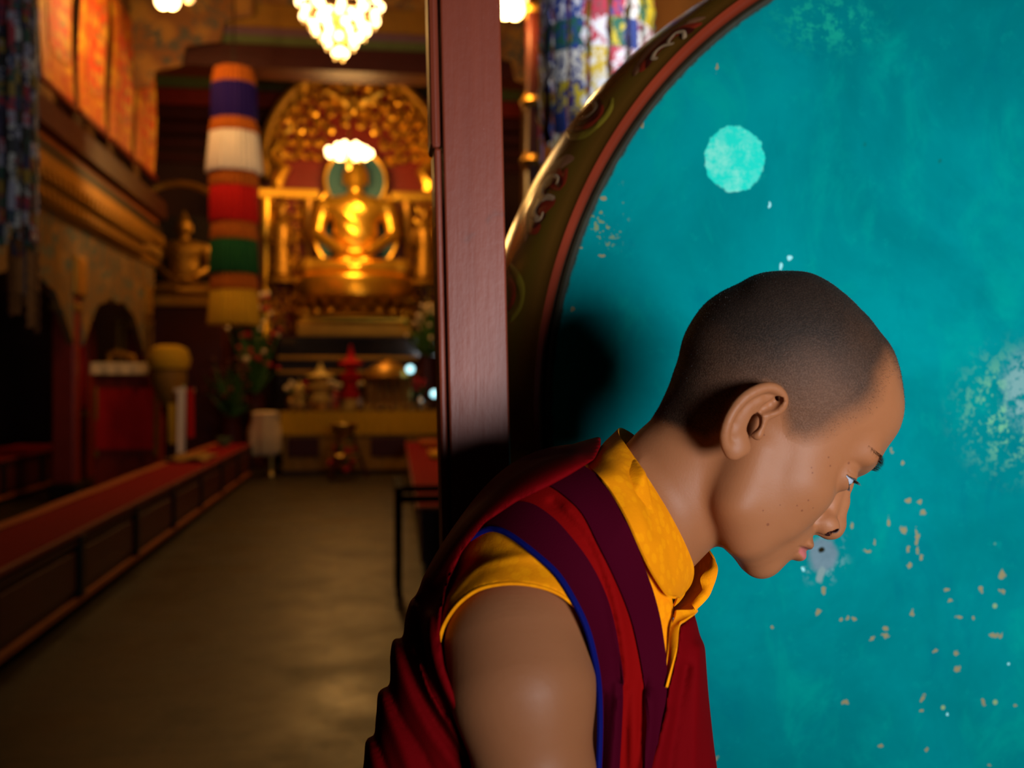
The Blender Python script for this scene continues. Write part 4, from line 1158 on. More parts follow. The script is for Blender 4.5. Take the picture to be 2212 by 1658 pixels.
# head
def mat_head():
    t = NT('turquoise_drum_skin'); o = t.coord()            # object coordinates relative to the drum centre plane
    n1 = t.noise(t.mapping(o, (1, 1, 1), rot=(0, .6, 0)), 3.2, 6, .62, dist=.4)
    n2 = t.noise(t.mapping(o, (1.7, 1, 1), rot=(0, -.9, 0)), 7, 6, .66, dist=.5)
    n3 = t.noise(o, 42, 4, .7)
    c = t.mix(t.step(n1, .3, .7), (.0, .135, .150, 1), (.0, .205, .220, 1))
    c = t.mix(t.math('MULTIPLY', t.step(n2, .50, .75), .55), c, (.0, .26, .215, 1))
    c = t.mix(t.math('MULTIPLY', t.step(n2, .47, .28), .45), c, (.0, .115, .155, 1))
    c = t.mix(t.math('MULTIPLY', t.step(n3, .58, .78), .22), c, (.002, .29, .245, 1))
    sep = t.node('ShaderNodeSeparateXYZ'); t.put(sep.inputs[0], o)
    ox, oz = drum.location.x, drum.location.z
    nx = t.noise(o, 55, 2, .6); nz = t.noise(t.mapping(o, loc=(3, 5, 1)), 55, 2, .6)
    wx = t.math('ADD', sep.outputs[0], t.math('MULTIPLY', t.math('SUBTRACT', nx, .5), .012))
    wz = t.math('ADD', sep.outputs[2], t.math('MULTIPLY', t.math('SUBTRACT', nz, .5), .012))
    def spot(u, v, ru, rv, soft=.25, wob=True, rot=0):
        p = W(u, v, 1.1475); k_ = 1.16/2150
        dx = t.math('DIVIDE', t.math('SUBTRACT', wx if wob else sep.outputs[0], p.x-ox), ru*k_)
        dz = t.math('DIVIDE', t.math('SUBTRACT', wz if wob else sep.outputs[2], p.z-oz), rv*k_)
        d = t.math('SQRT', t.math('ADD', t.math('MULTIPLY', dx, dx), t.math('MULTIPLY', dz, dz)))
        return t.step(d, 1+soft, 1-soft)
    # scuffed pale areas
    sp = t.noise(o, 70, 3, .75)
    def scuff(f, col, lo, hi):
        nonlocal c
        c = t.mix(t.math('MULTIPLY', f, t.step(sp, lo, hi)), c, col)
    scuff(spot(2190, 890, 105, 110, .8), (.11, .33, .20, 1), .48, .62)
    scuff(spot(2215, 840, 50, 80, .5), (.13, .27, .27, 1), .35, .5)
    scuff(spot(1790, 45, 110, 60, .7), (.005, .27, .20, 1), .48, .62)
    scuff(spot(1290, 470, 60, 80, .6), (.14, .20, .10, 1), .62, .66)
    # dark dashes
    dk = t.noise(t.mapping(o, (1.6, 1, .8), rot=(0, .5, 0)), 26, 2, .5)
    reg = spot(2020, 200, 260, 260, .4)
    c = t.mix(t.math('MULTIPLY', reg, t.step(dk, .70, .75)), c, (.004, .09, .07, 1))
    # beige chips at their places
    chips = [(1548, 148, 5, 13, 0), (1290, 410, 14, 5, 1), (1305, 428, 9, 6, 1), (1255, 535, 9, 5, 1), (1300, 550, 9, 4, 1), (1236, 668, 6, 5, 1), (1964, 1083, 8, 7, 1), (1990, 1085, 6, 6, 1), (1996, 1107, 7, 9, 1), (1922, 1126, 6, 13, 1), (1955, 1145, 8, 12, 1), (1982, 1160, 6, 22, 1), (1984, 1190, 6, 12, 1), (1964, 1185, 5, 7, 1),
             (1993, 1205, 6, 10, 1), (1877, 1188, 11, 6, 1), (1892, 1170, 4, 8, 1), (1966, 1222, 8, 7, 1), (1840, 1135, 5, 9, 1), (2045, 1275, 8, 6, 1), (2053, 1298, 7, 5, 1), (2121, 1273, 7, 9, 1), (2168, 1240, 9, 11, 1), (2166, 1280, 8, 7, 1), (1971, 1323, 7, 6, 1), (2072, 1332, 10, 4, 1), (2105, 1338, 6, 7, 1), (2150, 1371, 17, 6, 1), (2166, 1372, 5, 8, 1),
             (1770, 1324, 8, 8, 1), (1832, 1335, 7, 5, 1), (1818, 1336, 6, 4, 1), (1849, 1339, 7, 5, 1), (1915, 1358, 9, 6, 1), (1914, 1372, 11, 7, 1), (1887, 1378, 6, 4, 1), (2022, 1406, 6, 6, 1), (2070, 1411, 7, 6, 1), (2070, 1445, 8, 9, 1), (1781, 1275, 6, 9, 1), (1826, 1519, 10, 5, 1), (1993, 1508, 6, 11, 1), (2126, 1518, 6, 9, 1), (2192, 1522, 7, 5, 1), (2004, 1619, 6, 7, 1), (1903, 1613, 7, 5, 1), (1992, 1537, 7, 4, 1), (1672, 1355, 5, 5, 1), (1548, 1635, 7, 6, 1), (2136, 1651, 6, 5, 1), (1930, 975, 5, 8, 1), (1952, 1000, 6, 6, 1), (1385, 268, 5, 8, 1)]
    # chips are drawn by distance to points through one chained minimum
    m = None
    for (u, v, ru, rv, _) in chips:
        p = W(u, v, 1.1475); k_ = 1.16/2150
        dx = t.math('MULTIPLY', t.math('SUBTRACT', wx, p.x-ox), 1/(ru*k_*.9)); dz = t.math('MULTIPLY', t.math('SUBTRACT', wz, p.z-oz), 1/(rv*k_*.9))
        d = t.math('MULTIPLY_ADD', dx, dx, t.math('MULTIPLY', dz, dz))
        m = d if m is None else t.math('MINIMUM', m, d)
    cn = t.noise(o, 190, 3, .7)
    c = t.mix(t.math('MULTIPLY', t.step(t.math('ADD', m, t.math('MULTIPLY', t.math('SUBTRACT', cn, .5), 4.5)), 1.1, .5), .85), c, (.25, .19, .085, 1))
    # random small chips low right
    vo = t.node('ShaderNodeTexVoronoi'); t.put(vo.inputs['Vector'], o); vo.inputs['Scale'].default_value = 42
    rnd = t.node('ShaderNodeSeparateColor'); t.put(rnd.inputs[0], vo.outputs['Color'])
    f = t.math('MULTIPLY', t.step(vo.outputs['Distance'], .16, .1), t.math('GREATER_THAN', rnd.outputs[0], .93))
    f = t.math('MULTIPLY', f, t.step(sep.outputs[2], .62, .35))
    c = t.mix(f, c, (.20, .30, .14, 1))
    # tiny holes and white nicks
    m = None
    for (u, v, ru, rv) in [(1688, 575, 4, 9), (1709, 556, 4, 8), (1790, 1212, 8, 5), (1736, 1228, 5, 5), (2182, 1434, 4, 5), (2049, 1543, 4, 5), (1664, 440, 3, 8)]:
        p = W(u, v, 1.1475); k_ = 1.16/2150
        dx = t.math('MULTIPLY', t.math('SUBTRACT', wx, p.x-ox), 1/(ru*k_)); dz = t.math('MULTIPLY', t.math('SUBTRACT', wz, p.z-oz), 1/(rv*k_))
        d = t.math('MULTIPLY_ADD', dx, dx, t.math('MULTIPLY', dz, dz)); m = d if m is None else t.math('MINIMUM', m, d)
    c = t.mix(t.step(m, 1.2, .5), c, (.25, .6, .62, 1))
    # grey worn plug with a hole near the mouth
    gn = t.noise(o, 60, 4, .7)
    c = t.mix(t.math('MULTIPLY', spot(1778, 1200, 52, 56, .5), t.step(gn, .54, .6)), c, (.10, .26, .27, 1))
    c = t.mix(spot(1778, 1196, 34, 40, .25), c, t.mix(n3, (.06, .11, .14, 1), (.16, .24, .28, 1)))
    c = t.mix(spot(1774, 1240, 8, 20, .3), c, (.16, .24, .24, 1))
    c = t.mix(spot(1777, 1188, 8, 8, .3), c, (.012, .010, .004, 1))
    # painted pale disc
    dn = t.noise(o, 26, 5, .7)
    wob = spot(1587, 343, 70, 74, .035)
    disc = t.mix(t.step(dn, .46, .62), (.012, .56, .45, 1), (.16, .62, .50, 1))
    disc = t.mix(t.math('MULTIPLY', t.step(sp, .5, .6), .3), disc, (.16, .6, .5, 1))
    c = t.mix(wob, c, disc)
    # dark edge where the hide meets the hoop
    cx = t.math('SUBTRACT', sep.outputs[0], DC.x-ox); cz = t.math('SUBTRACT', sep.outputs[2], DC.z-oz)
    rr = t.math('SQRT', t.math('ADD', t.math('MULTIPLY', cx, cx), t.math('MULTIPLY', cz, cz)))
    rr = t.math('ADD', rr, t.math('MULTIPLY', t.math('SUBTRACT', n3, .5), .01))
    c = t.mix(t.step(rr, .5865, .5915), c, (.02, .022, .012, 1))
    t.base(c); t.set(Roughness=.7, Specular_IOR_Level=0.0)
    t.bump(t.math('ADD', t.math('MULTIPLY', n2, .6), t.math('MULTIPLY', n3, .3)), .12, .004)
    return t.mat
mb = MB(); prof = [(.0005, 1.150)]+[(r, 1.1500-.0025*(r/.590)**2) for r in np.linspace(.05, .590, 14)]
revolve(mb, prof, 128); mb.build('drum_head', mat_head(), drum, smooth=True)
M['hoop_black'] = simple('black_hide_edge', (.018, .017, .008), .5, 0, .6, 60)
revolve(MB(), PROF[:5]).build('hide_edge', M['hoop_black'], drum, smooth=True)
M['hoop_red'] = simple('red_hoop', (.22, .028, .010), .38, 0, .35, 12)
revolve(MB(), PROF[4:8]).build('red_hoop', M['hoop_red'], drum, smooth=True)
def mat_barrel():
    t = NT('olive_barrel'); o = t.coord()
    sep = t.node('ShaderNodeSeparateXYZ'); t.put(sep.inputs[0], o)
    cx = t.math('SUBTRACT', sep.outputs[0], DC.x-drum.location.x); cz = t.math('SUBTRACT', sep.outputs[2], DC.z-drum.location.z)
    ang = t.math('ARCTAN2', cz, cx)
    n = t.noise(o, 6, 4, .6)
    f = t.math('FRACT', t.math('ADD', t.math('MULTIPLY', ang, 5.2/PI), .25))     # olive and red-brown fields alternate
    col = t.mix(n, (.15, .085, .007, 1), (.24, .15, .016, 1))
    redf = t.step(t.math('ABSOLUTE', t.math('SUBTRACT', ang, -2.95)), .17, .05)
    red = t.mix(n, (.14, .03, .01, 1), (.2, .05, .014, 1))
    lowred = t.step(ang, -2.9, -2.6)
    edge = t.step(sep.outputs[1], -.175, -.205)
    m = t.math('MULTIPLY', edge, .45)
    col = t.mix(m, col, red)
    t.base(col); t.set(Roughness=.2, Specular_IOR_Level=.35); return t.mat
revolve(MB(), BAR).build('barrel', mat_barrel(), drum, smooth=True)
mb = MB(); revolve(mb, [(.0005, 1.6), (.59, 1.6)], 64); mb.build('rear_head', M['hoop_black'], drum)
# painted scrolls on the barrel, laid onto its surface
def bar_at(u, v):
    """point of the barrel surface seen at (u, v): (angle, arc parameter)"""
    d = (W(u, v, 1.0)-Vector((0, 0, CAMZ)))
    best = None
    ys_ = np.linspace(1.144, 1.36, 500)
    rs = np.interp(ys_, [b[1] for b in BAR], [b[0] for b in BAR])
    for y, r in zip(ys_, rs):
        p = Vector((0, 0, CAMZ))+d*y
        g = math.hypot(p.x-DC.x, p.z-DC.z)-r
        if best is None or abs(g) < best[0]-1e-9: best = (abs(g), y, math.atan2(p.z-DC.z, p.x-DC.x))
        if g < 0: best = (0, y, math.atan2(p.z-DC.z, p.x-DC.x)); break
    return best[2], best[1]
def surf(a, y, off):
    r = float(np.interp(y, [b[1] for b in BAR], [b[0] for b in BAR])); e = .002
    r2 = float(np.interp(y+e, [b[1] for b in BAR], [b[0] for b in BAR])); sl = (r2-r)/e
    n = Vector((math.cos(a), -sl, math.sin(a))).normalized()
    return Vector((DC.x+r*math.cos(a), y, DC.z+r*math.sin(a)))+n*off
def stroke(pts, widths, off, name, mat):
    P2 = [bar_at(u, v) for u, v in catmull(pts, 7)]; m = len(P2)
    ws = np.interp(np.linspace(0, 1, m), np.linspace(0, 1, len(widths)), widths)
    mb = MB(); L_ = []
    P3 = [surf(a, y, off) for a, y in P2]
    for i in range(m):
        t_ = (P3[min(i+1, m-1)]-P3[max(i-1, 0)])
        if t_.length < 1e-6: t_ = Vector((0, 0, 1))
        a, y = P2[i]; n = (surf(a, y, .01)-surf(a, y, 0)).normalized(); s_ = t_.normalized().cross(n).normalized()
        w = ws[i]*.00057
        L_.append([P3[i]-s_*w, P3[i]-s_*w*.5+n*.0004, P3[i]+n*.0005, P3[i]+s_*w*.5+n*.0004, P3[i]+s_*w])
    mb.sheet(L_)
    # round ends
    for q, i in ((0, 0), (1, m-1)):
        a, y = P2[i]; n = (surf(a, y, .01)-surf(a, y, 0)).normalized(); w = ws[i]*.00057
        e1 = n.orthogonal().normalized(); e2 = n.cross(e1)
        mb.add([P3[i]+n*.0003]+[P3[i]+(e1*math.cos(k_*PI/8)+e2*math.sin(k_*PI/8))*w for k_ in range(16)], [(0, k_+1, (k_+1) % 16+1) for k_ in range(16)])
    return mb
PN = {'cream': simple('cream_paint', (.55, .36, .20), .4), 'tan': simple('tan_paint', (.36, .15, .07), .4), 'red': simple('vermilion_paint', (.36, .03, .012), .4), 'dark': simple('oxblood_paint', (.075, .008, .006), .4), 'lime': simple('yellow_green_paint', (.34, .25, .02), .4)}
motifs = [
    # (layers: list of (colour, points, widths))
    [('tan', [(1237, 345), (1215, 352), (1190, 378), (1165, 415), (1150, 455), (1142, 490), (1136, 520)], [6, 22, 34, 36, 30, 16, 5]),
     ('red', [(1222, 372), (1215, 400), (1195, 385), (1170, 415), (1160, 460), (1150, 490), (1163, 495)], [10, 13, 26, 30, 28, 16, 12]),
     ('red', [(1195, 440), (1172, 455), (1155, 480), (1160, 497)], [12, 24, 22, 12]),
     ('dark', [(1214, 400), (1205, 388), (1185, 400), (1168, 430), (1158, 465), (1160, 484), (1178, 468)], [8, 10, 14, 14, 14, 12, 8]),
     ('cream', [(1206, 397), (1208, 386), (1196, 382), (1180, 395), (1172, 420), (1182, 430)], [5, 4, 6, 9, 9, 4]),
     ('cream', [(1200, 431), (1184, 428), (1168, 440), (1157, 462), (1162, 474), (1172, 473), (1176, 462)], [5, 8, 9, 10, 8, 6, 4])],
    [('tan', [(1520, 40), (1490, 50), (1450, 75), (1415, 100), (1385, 140), (1372, 162)], [5, 16, 24, 26, 22, 5]),
     ('red', [(1510, 55), (1475, 65), (1440, 90), (1410, 120), (1390, 150)], [8, 18, 24, 24, 10]),
     ('dark', [(1492, 70), (1465, 70), (1440, 95), (1412, 120), (1400, 145)], [10, 12, 15, 15, 6]),
     ('cream', [(1480, 84), (1477, 72), (1462, 74), (1448, 88), (1445, 98)], [5, 5, 6, 7, 3]),
     ('cream', [(1455, 98), (1436, 102), (1420, 113), (1412, 128), (1420, 130)], [4, 6, 7, 6, 4])],
    [('lime', [(1322, 215), (1316, 240), (1300, 262), (1270, 288), (1238, 295), (1225, 286)], [5, 11, 13, 13, 9, 3]),
     ('red', [(1300, 232), (1296, 250), (1275, 270), (1248, 278)], [6, 11, 11, 6]),
     ('dark', [(1292, 218), (1294, 238), (1278, 258), (1250, 268)], [6, 10, 10, 5]),
     ('cream', [(1284, 222), (1288, 236), (1272, 252), (1256, 258)], [4, 7, 7, 3])],
    [('lime', [(1102, 575), (1116, 595), (1128, 625), (1124, 660), (1106, 688)], [7, 11, 12, 12, 8]),
     ('red', [(1100, 605), (1110, 625), (1108, 650), (1100, 664)], [8, 13, 13, 8])],
]
for mo in motifs:
    scr = None
    for li, (cn, pts, ws) in enumerate(mo):
        stroke(pts, ws, .0004+.0005*li, None, None).build('painted_scroll_'+{'tan': 'border', 'lime': 'border', 'red': 'field', 'dark': 'shade', 'cream': 'line'}[cn], PN[cn], drum, smooth=True)

# frame the drum hangs in: leaning painted post (seen), far post, beams
fr = thing('wooden_frame', 'red painted wooden post of the drum frame standing in front of the drum edge', 'post', (.107, 1.08, 0))
def lean(z): return (z-CAMZ)*-.022
def mat_post():
    t = NT('red_painted_wood'); o = t.coord()
    n = t.noise(t.mapping(o, (22, 22, 1.6)), 3, 6, .65); n2 = t.noise(o, 9, 4, .6); n3 = t.noise(t.mapping(o, (1, 1, .5)), 120, 3, .6)
    c = t.mix(n, (.17, .027, .011, 1), (.25, .045, .018, 1))
    c = t.mix(t.step(n2, .62, .72), c, (.10, .03, .022, 1))
    c = t.mix(t.math('MULTIPLY', t.step(n3, .66, .72), t.step(n2, .45, .3)), c, (.38, .18, .15, 1))
    t.base(c); t.set(Roughness=.42, Specular_IOR_Level=.3)
    t.bump(t.math('ADD', t.math('MULTIPLY', n3, .5), n), .22, .0025)
    return t.mat
mp = mat_post()
def lbox(x0, x1, y0, y1, z0, z1):
    V = [(x+lean(z), y, z) for z in (z0, z1) for x, y in ((x0, y0), (x1, y0), (x1, y1), (x0, y1))]
    return MB().hexa(V)
xA, xB, xC, xD = W(956, 829, 1.045).x-.0002, W(969, 829, 1.045).x, W(1099, 829, 1.045).x, 0
lbox(xB, xC, 1.045, 1.125, 0, 2.5).build('post', mp, fr, bevel=.0022)
lbox(W(948, 829, 1.06).x, xB-.0006, 1.055, 1.11, 0, CAMZ+.25).build('side_strip', mp, fr, bevel=.003)
lbox(W(942, 829, 1.06).x, xB-.0006, 1.055, 1.11, CAMZ+.25, 2.5).build('side_strip', mp, fr, bevel=.005)
lbox(xB-.05, xC+.05, 1.0, 1.13, 0, .06).build('foot', mp, fr, bevel=.004)
MB().box((1.53, 1.2, 0), (1.61, 1.28, 2.5)).build('far_post', mp, fr, bevel=.003)
MB().box((.03, 1.24, 2.2), (1.62, 1.32, 2.3)).build('top_beam', mp, fr, bevel=.003)
MB().box((.09, 1.127, 2.2), (.15, 1.24, 2.3)).build('beam_bracket', mp, fr, bevel=.003)
MB().box((.1, 1.3, .0), (1.6, 1.42, .07)).build('sill', mp, fr, bevel=.003)
for xx in (.5, 1.08):
    s_ = math.sqrt(.657**2-(xx-DC.x)**2)
    MB().tube([(xx, 1.31, DC.z+s_-.004), (xx, 1.30, 2.2)], .008, 8).build('hanging_iron', M['black_wood'], fr)
    MB().box((xx-.04, 1.26, .07), (xx+.04, 1.36, DC.z-s_+.006)).build('support_block', mp, fr, bevel=.003)
# wall behind and to the right of the drum closes the porch
# ------------------------------------------------------------------ the boy
T0 = time.time()
foot = cam2world([[15, 800, -1200]])[0]
boy = thing('person', 'boy with cropped hair, maroon robe and orange collar, bowing his head before the turquoise drum', 'person', (foot[0], foot[1], 0))
def to_obj(name, V, Q, mats, parent=boy, smooth=True, attrs=None, offs=None):
    """V in camera-levelled mm"""
    Wd = cam2world(V)
    o_ = np.array([0., 0, 0]); q = parent
    while q is not None: o_ += np.array(q.location); q = q.parent
    me = bpy.data.meshes.new(name); me.from_pydata((Wd-o_).tolist(), [], Q.tolist() if hasattr(Q, 'tolist') else Q)
    for m in (mats if isinstance(mats, (list, tuple)) else [mats]): me.materials.append(m)
    if attrs:
        for k_, a in attrs.items():
            at = me.attributes.new(k_, 'FLOAT', 'POINT'); at.data.foreach_set('value', np.asarray(a, np.float32))
    if smooth: me.shade_smooth()
    o = bpy.data.objects.new(name, me); COL.objects.link(o)
    if parent is not None: o.parent = parent
    return o
q_ = QUALITY
# --- body
xs = axis((-170, 62, 4*q_), (62, 206, 1.3*q_), (206, 268, .75*q_), (268, 322, 1.3*q_))
ys = axis((590, 680, 3*q_), (680, 725, 1.2*q_), (725, 772, .8*q_), (772, 812, 2*q_), (812, 880, 2.2*q_), (880, 965, 4*q_))
zs = axis((-455, -200, 3.2*q_), (-200, -148, 1.5*q_), (-148, -62, .75*q_), (-62, 100, 1.3*q_))
def skin_fn(P): return smin(smin(smin(smax(torso_sdf(P)+7.0, -(P[2]+375), 10), arm_sdf(P), 16), hand_sdf(P), 8), neck_sdf(P), 12)
S = sparse(skin_fn, xs, ys, zs, 4, 16.0)
ix = int(np.searchsorted(xs, 62)); iy = int(np.searchsorted(ys, 678)); iz = int(np.searchsorted(zs, -200)); jy = int(np.searchsorted(ys, 881))
blk = sparse(lambda P: smin(skin_fn(P), head_sdf(P)[0], 8), xs[ix:], ys[iy:jy], zs[iz:], 4, 3.0)
S[ix:, iy:jy, iz:] = blk
V, Q = surface_nets(S, xs, ys, zs)
V = relax(V, Q, 1, .5)
del S, blk
# small measured corrections of the outline of skull and throat (mm in the head's side plane, fading inwards)
def k777(u, v): return ((u-1106)*.3614, (829-v)*.3614)
WARP = [(1594, 616, 3, 7, 24), (1553, 634, 1.5, 2, 20), (1470, 770, 4, 1.5, 24), (1409, 905, 4, 3, 22), (1856, 668, -5.5, 5.5, 26), (1895, 712, -5.5, 4.5, 26), (1820, 634, -2, 2.5, 20), (1748, 588, 1, -4, 26), (1956, 885, 4.5, .5, 24), (1945, 928, 4.5, 1.5, 22)]
def warp(V):
    if not WARP: return V
    V = V.copy(); f = 777/V[:, 1]; X = V[:, 0]*f; Z = V[:, 2]*f
    dx = np.zeros(len(V)); dz = np.zeros(len(V))
    for (u, v, du, dv, s) in WARP:
        x, z = k777(u, v); w = np.exp(-((X-x)**2+(Z-z)**2)/(2*(s*.3614)**2)); dx += w*du*.3614; dz -= w*dv*.3614
    V[:, 0] += dx; V[:, 2] += dz
    return V
# --- attributes
lx = (V-HO)@HR.T; LX, LY, LZ = lx[:, 0], lx[:, 1], lx[:, 2]; LA = np.abs(LY)
def lp(u, v, y): l = L(u, v, y); return (float(l[0]), float(l[2]))
hair_poly = [lp(1700, 862, 72), lp(1704, 905, 70), lp(1712, 936, 68), lp(1742, 945, 64), lp(1775, 932, 60), lp(1808, 902, 56), lp(1850, 880, 50), lp(1873, 852, 44), lp(1882, 806, 40), lp(1908, 768, 32), lp(1940, 790, 22), lp(1957, 852, 12), (118, 68), (135, 95), (120, 160), (-110, 160), (-120, -20), lp(1415, 905, 0), lp(1470, 925, 35), lp(1530, 950, 52), lp(1565, 930, 60), lp(1585, 875, 66), lp(1620, 838, 72), lp(1660, 826, 74), lp(1688, 838, 74)]
hs = poly2(LX.astype(np.float32), LZ.astype(np.float32), hair_poly)
Pv = (V[:, 0].astype(np.float32), V[:, 1].astype(np.float32), V[:, 2].astype(np.float32))
_, ear_d, sk_d, _ = head_sdf(Pv)
front = np.clip((LX-20)/50, 0, 1)
soft = 5+10*front
hair = np.clip(.5-hs/(2*soft), 0, 1); hair = hair*hair*(3-2*hair)
hair *= np.clip((ear_d-sk_d-1.5)/3, 0, 1)
hair *= np.clip((LZ+45)/10, 0, 1)
# lips
def sm(x, a, b):
    t = np.clip((x-a)/(b-a), 0, 1); return t*t*(3-2*t)
lipx = LX-(90+0*LX)
cor = np.clip(1-(LA/25)**2, 0, 1)
mz = -53.6-2.4*(LA/24)**1.5
lo = sm(LX, 95, 99)*(1-sm(LA, 20, 24))*sm(mz+1.0-LZ, 0, 1.2)*sm(LZ, mz-11*cor-.6, mz-11*cor+1.2)
up = sm(LX, 95, 99)*(1-sm(LA, 20, 24))*sm(LZ-mz+1.0, 0, 1.2)*(1-sm(LZ, mz+4.2*cor, mz+4.2*cor+2))
nq = chain((LX, LA, LZ), NOSTRIL, [.1, .1, .1], .1)
nos_shade = (1-sm(nq, 3.2, 4.3))*(1-sm(LA, 18.0, 19.6))
V = warp(V)
def mat_skin(name, strand=False):
    t = NT(name); o = t.coord()
    n = t.noise(o, 14, 4, .6); n2 = t.noise(o, 190, 3, .6)
    skin = t.mix(n, (.240, .084, .031, 1), (.305, .118, .050, 1))
    skin = t.mix(t.math('MULTIPLY', t.step(n2, .58, .72), .12), skin, (.3, .1, .05, 1))
    skin = t.mix(t.attr('nostril'), skin, (.02, .004, .003, 1))  # dark red nostril lining, with the shade of the pit painted in
    skin = t.mix(t.math('MULTIPLY', t.attr('lower_lip'), .85), skin, (.40, .10, .10, 1))
    skin = t.mix(t.math('MULTIPLY', t.attr('upper_lip'), .7), skin, (.20, .055, .045, 1))
    # freckles
    sep = t.node('ShaderNodeSeparateXYZ'); t.put(sep.inputs[0], o)
    m = None
    for u, v, y, r in [(1784, 986, 52, 1.1), (1787, 1004, 50, 1.1), (1830, 999, 44, 1.4), (1749, 1019, 55, 1.0), (1747, 1008, 55, .9), (1738, 1077, 50, 1.0), (1716, 1089, 52, .9), (1750, 1094, 48, .8), (1727, 1100, 50, 1.2), (1656, 1131, 52, 1.6), (1644, 1100, 54, .9), (1680, 1088, 53, .8), (1655, 940, 66, 1.0)]:
        lw = loc2cam(L(u, v, y)); w = cam2world([lw])[0]-np.array(boy.location)
        # distance measured across the line of sight of the side plane
        ax = np.array([CP, -SP])
        dx = t.math('SUBTRACT', t.math('ADD', t.math('MULTIPLY', sep.outputs[0], float(ax[0])), t.math('MULTIPLY', sep.outputs[1], float(ax[1]))), float(w[0]*ax[0]+w[1]*ax[1]))
        dz = t.math('SUBTRACT', sep.outputs[2], float(w[2]))
        d = t.math('MULTIPLY', t.math('MULTIPLY_ADD', dx, dx, t.math('MULTIPLY', dz, dz)), 1/(r*.001)**2)
        m = d if m is None else t.math('MINIMUM', m, d)
    skin = t.mix(t.math('MULTIPLY', t.step(m, .8, .15), .6), skin, (.12, .03, .015, 1))
    hn = t.noise(t.mapping(o, (1, 1, 1.0), rot=(.3, .5, .2)), 900, 2, .6); hn2 = t.noise(o, 26, 3, .6)
    hc = t.mix(t.step(hn, .40, .66), (.02, .011, .007, 1), (.075, .042, .028, 1))
    h = t.attr('hair')
    hc = t.mix(t.math('MULTIPLY', t.attr('dense_shade'), .7), hc, (.012, .007, .005, 1))
    hd = t.math('MULTIPLY', h, t.math('ADD', t.math('MULTIPLY', hn2, .22), t.math('MULTIPLY_ADD', t.attr('dense_shade'), .40, .56)), clamp=True)
    c = t.mix(hd, skin, hc)
    t.base(c)
    t.set(Subsurface_Weight=.15, Subsurface_Scale=.003, Specular_IOR_Level=.2)
    t.b.inputs['Subsurface Radius'].default_value = (1, .35, .18)
    t.put(t.b.inputs['Roughness'], t.math('ADD', t.math('MULTIPLY', h, .14), .5))
    pore = t.noise(o, 700, 2, .6)
    hb = t.math('MULTIPLY', t.math('MULTIPLY', hn, h), 1.6)
    t.bump(t.math('ADD', t.math('ADD', t.math('MULTIPLY', pore, .25), t.math('MULTIPLY', n2, .3)), hb), .5, .0006)
    return t.mat
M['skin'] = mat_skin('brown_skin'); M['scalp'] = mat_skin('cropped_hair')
dense_shade = np.clip(.7*sm(LZ, 15, 90)+.6*sm(-LX, -30, 40), 0, 1)  # thicker crop on crown and back, plus painted shade where light falls off
body = to_obj('body', V, Q, M['skin'], attrs={'nostril': nos_shade, 'dense_shade': hair*.0, 'hair': hair*.0, 'lower_lip': lo, 'upper_lip': up})
# --- cropped hair as a thin shell over the scalp
fm = (hair[Q] > .03).all(1)
Qh = Q[fm]; used = np.unique(Qh); rem = np.full(len(V), -1); rem[used] = np.arange(len(used))
# vertex normals
e1 = V[Q[:, 2]]-V[Q[:, 0]]; e2 = V[Q[:, 3]]-V[Q[:, 1]]; fn_ = np.cross(e1, e2)
vn = np.zeros_like(V)
for i in range(4): np.add.at(vn, Q[:, i], fn_)
vn /= np.maximum(np.linalg.norm(vn, axis=1, keepdims=True), 1e-9)
Vh = V[used]+vn[used]*(.02+.6*hair[used, None])
to_obj('hair', Vh, rem[Qh], M['scalp'], attrs={'dense_shade': dense_shade[used], 'hair': hair[used], 'lower_lip': hair[used]*0, 'upper_lip': hair[used]*0})
# the stubble itself: tens of thousands of millimetre hairs on the shell
fa = .5*np.linalg.norm(np.cross(e1, e2), axis=1)*(hair*(.45+1.0*dense_shade))[Q].mean(1)*fm
NS = 80000
pick = rng.choice(len(Q), NS, p=fa/fa.sum()); ab = rng.random((NS, 2))
qa, qb, qc, qd = (V[Q[pick, i]] for i in range(4)); a_, b_ = ab[:, :1], ab[:, 1:]
p0 = (qa*(1-a_)+qb*a_)*(1-b_)+(qd*(1-a_)+qc*a_)*b_; nn = vn[Q[pick, 0]]
p0 = p0+nn*.3
flow = np.tile((HF*.75-HU*.15), (NS, 1))-(nn*((HF*.75-HU*.15)@nn.T)[:, None])
dr = nn*.5+flow*.85+rng.normal(0, .28, (NS, 3)); dr /= np.linalg.norm(dr, axis=1, keepdims=True)
ln = rng.uniform(.9, 1.7, (NS, 1)); sd = np.cross(dr, rng.normal(0, 1, (NS, 3))); sd /= np.linalg.norm(sd, axis=1, keepdims=True)
Vs = np.stack([p0-sd*.07, p0+sd*.07, p0+dr*ln], 1).reshape(-1, 3); Qs = np.arange(NS*3).reshape(-1, 3)
M['stubble'] = simple('stubble_hair', (.014, .008, .0055), .45, 0, 0)
st_ = to_obj('stubble', Vs, Qs, M['stubble'], smooth=False); st_['kind'] = 'stuff'
print('body', len(V), time.time()-T0)

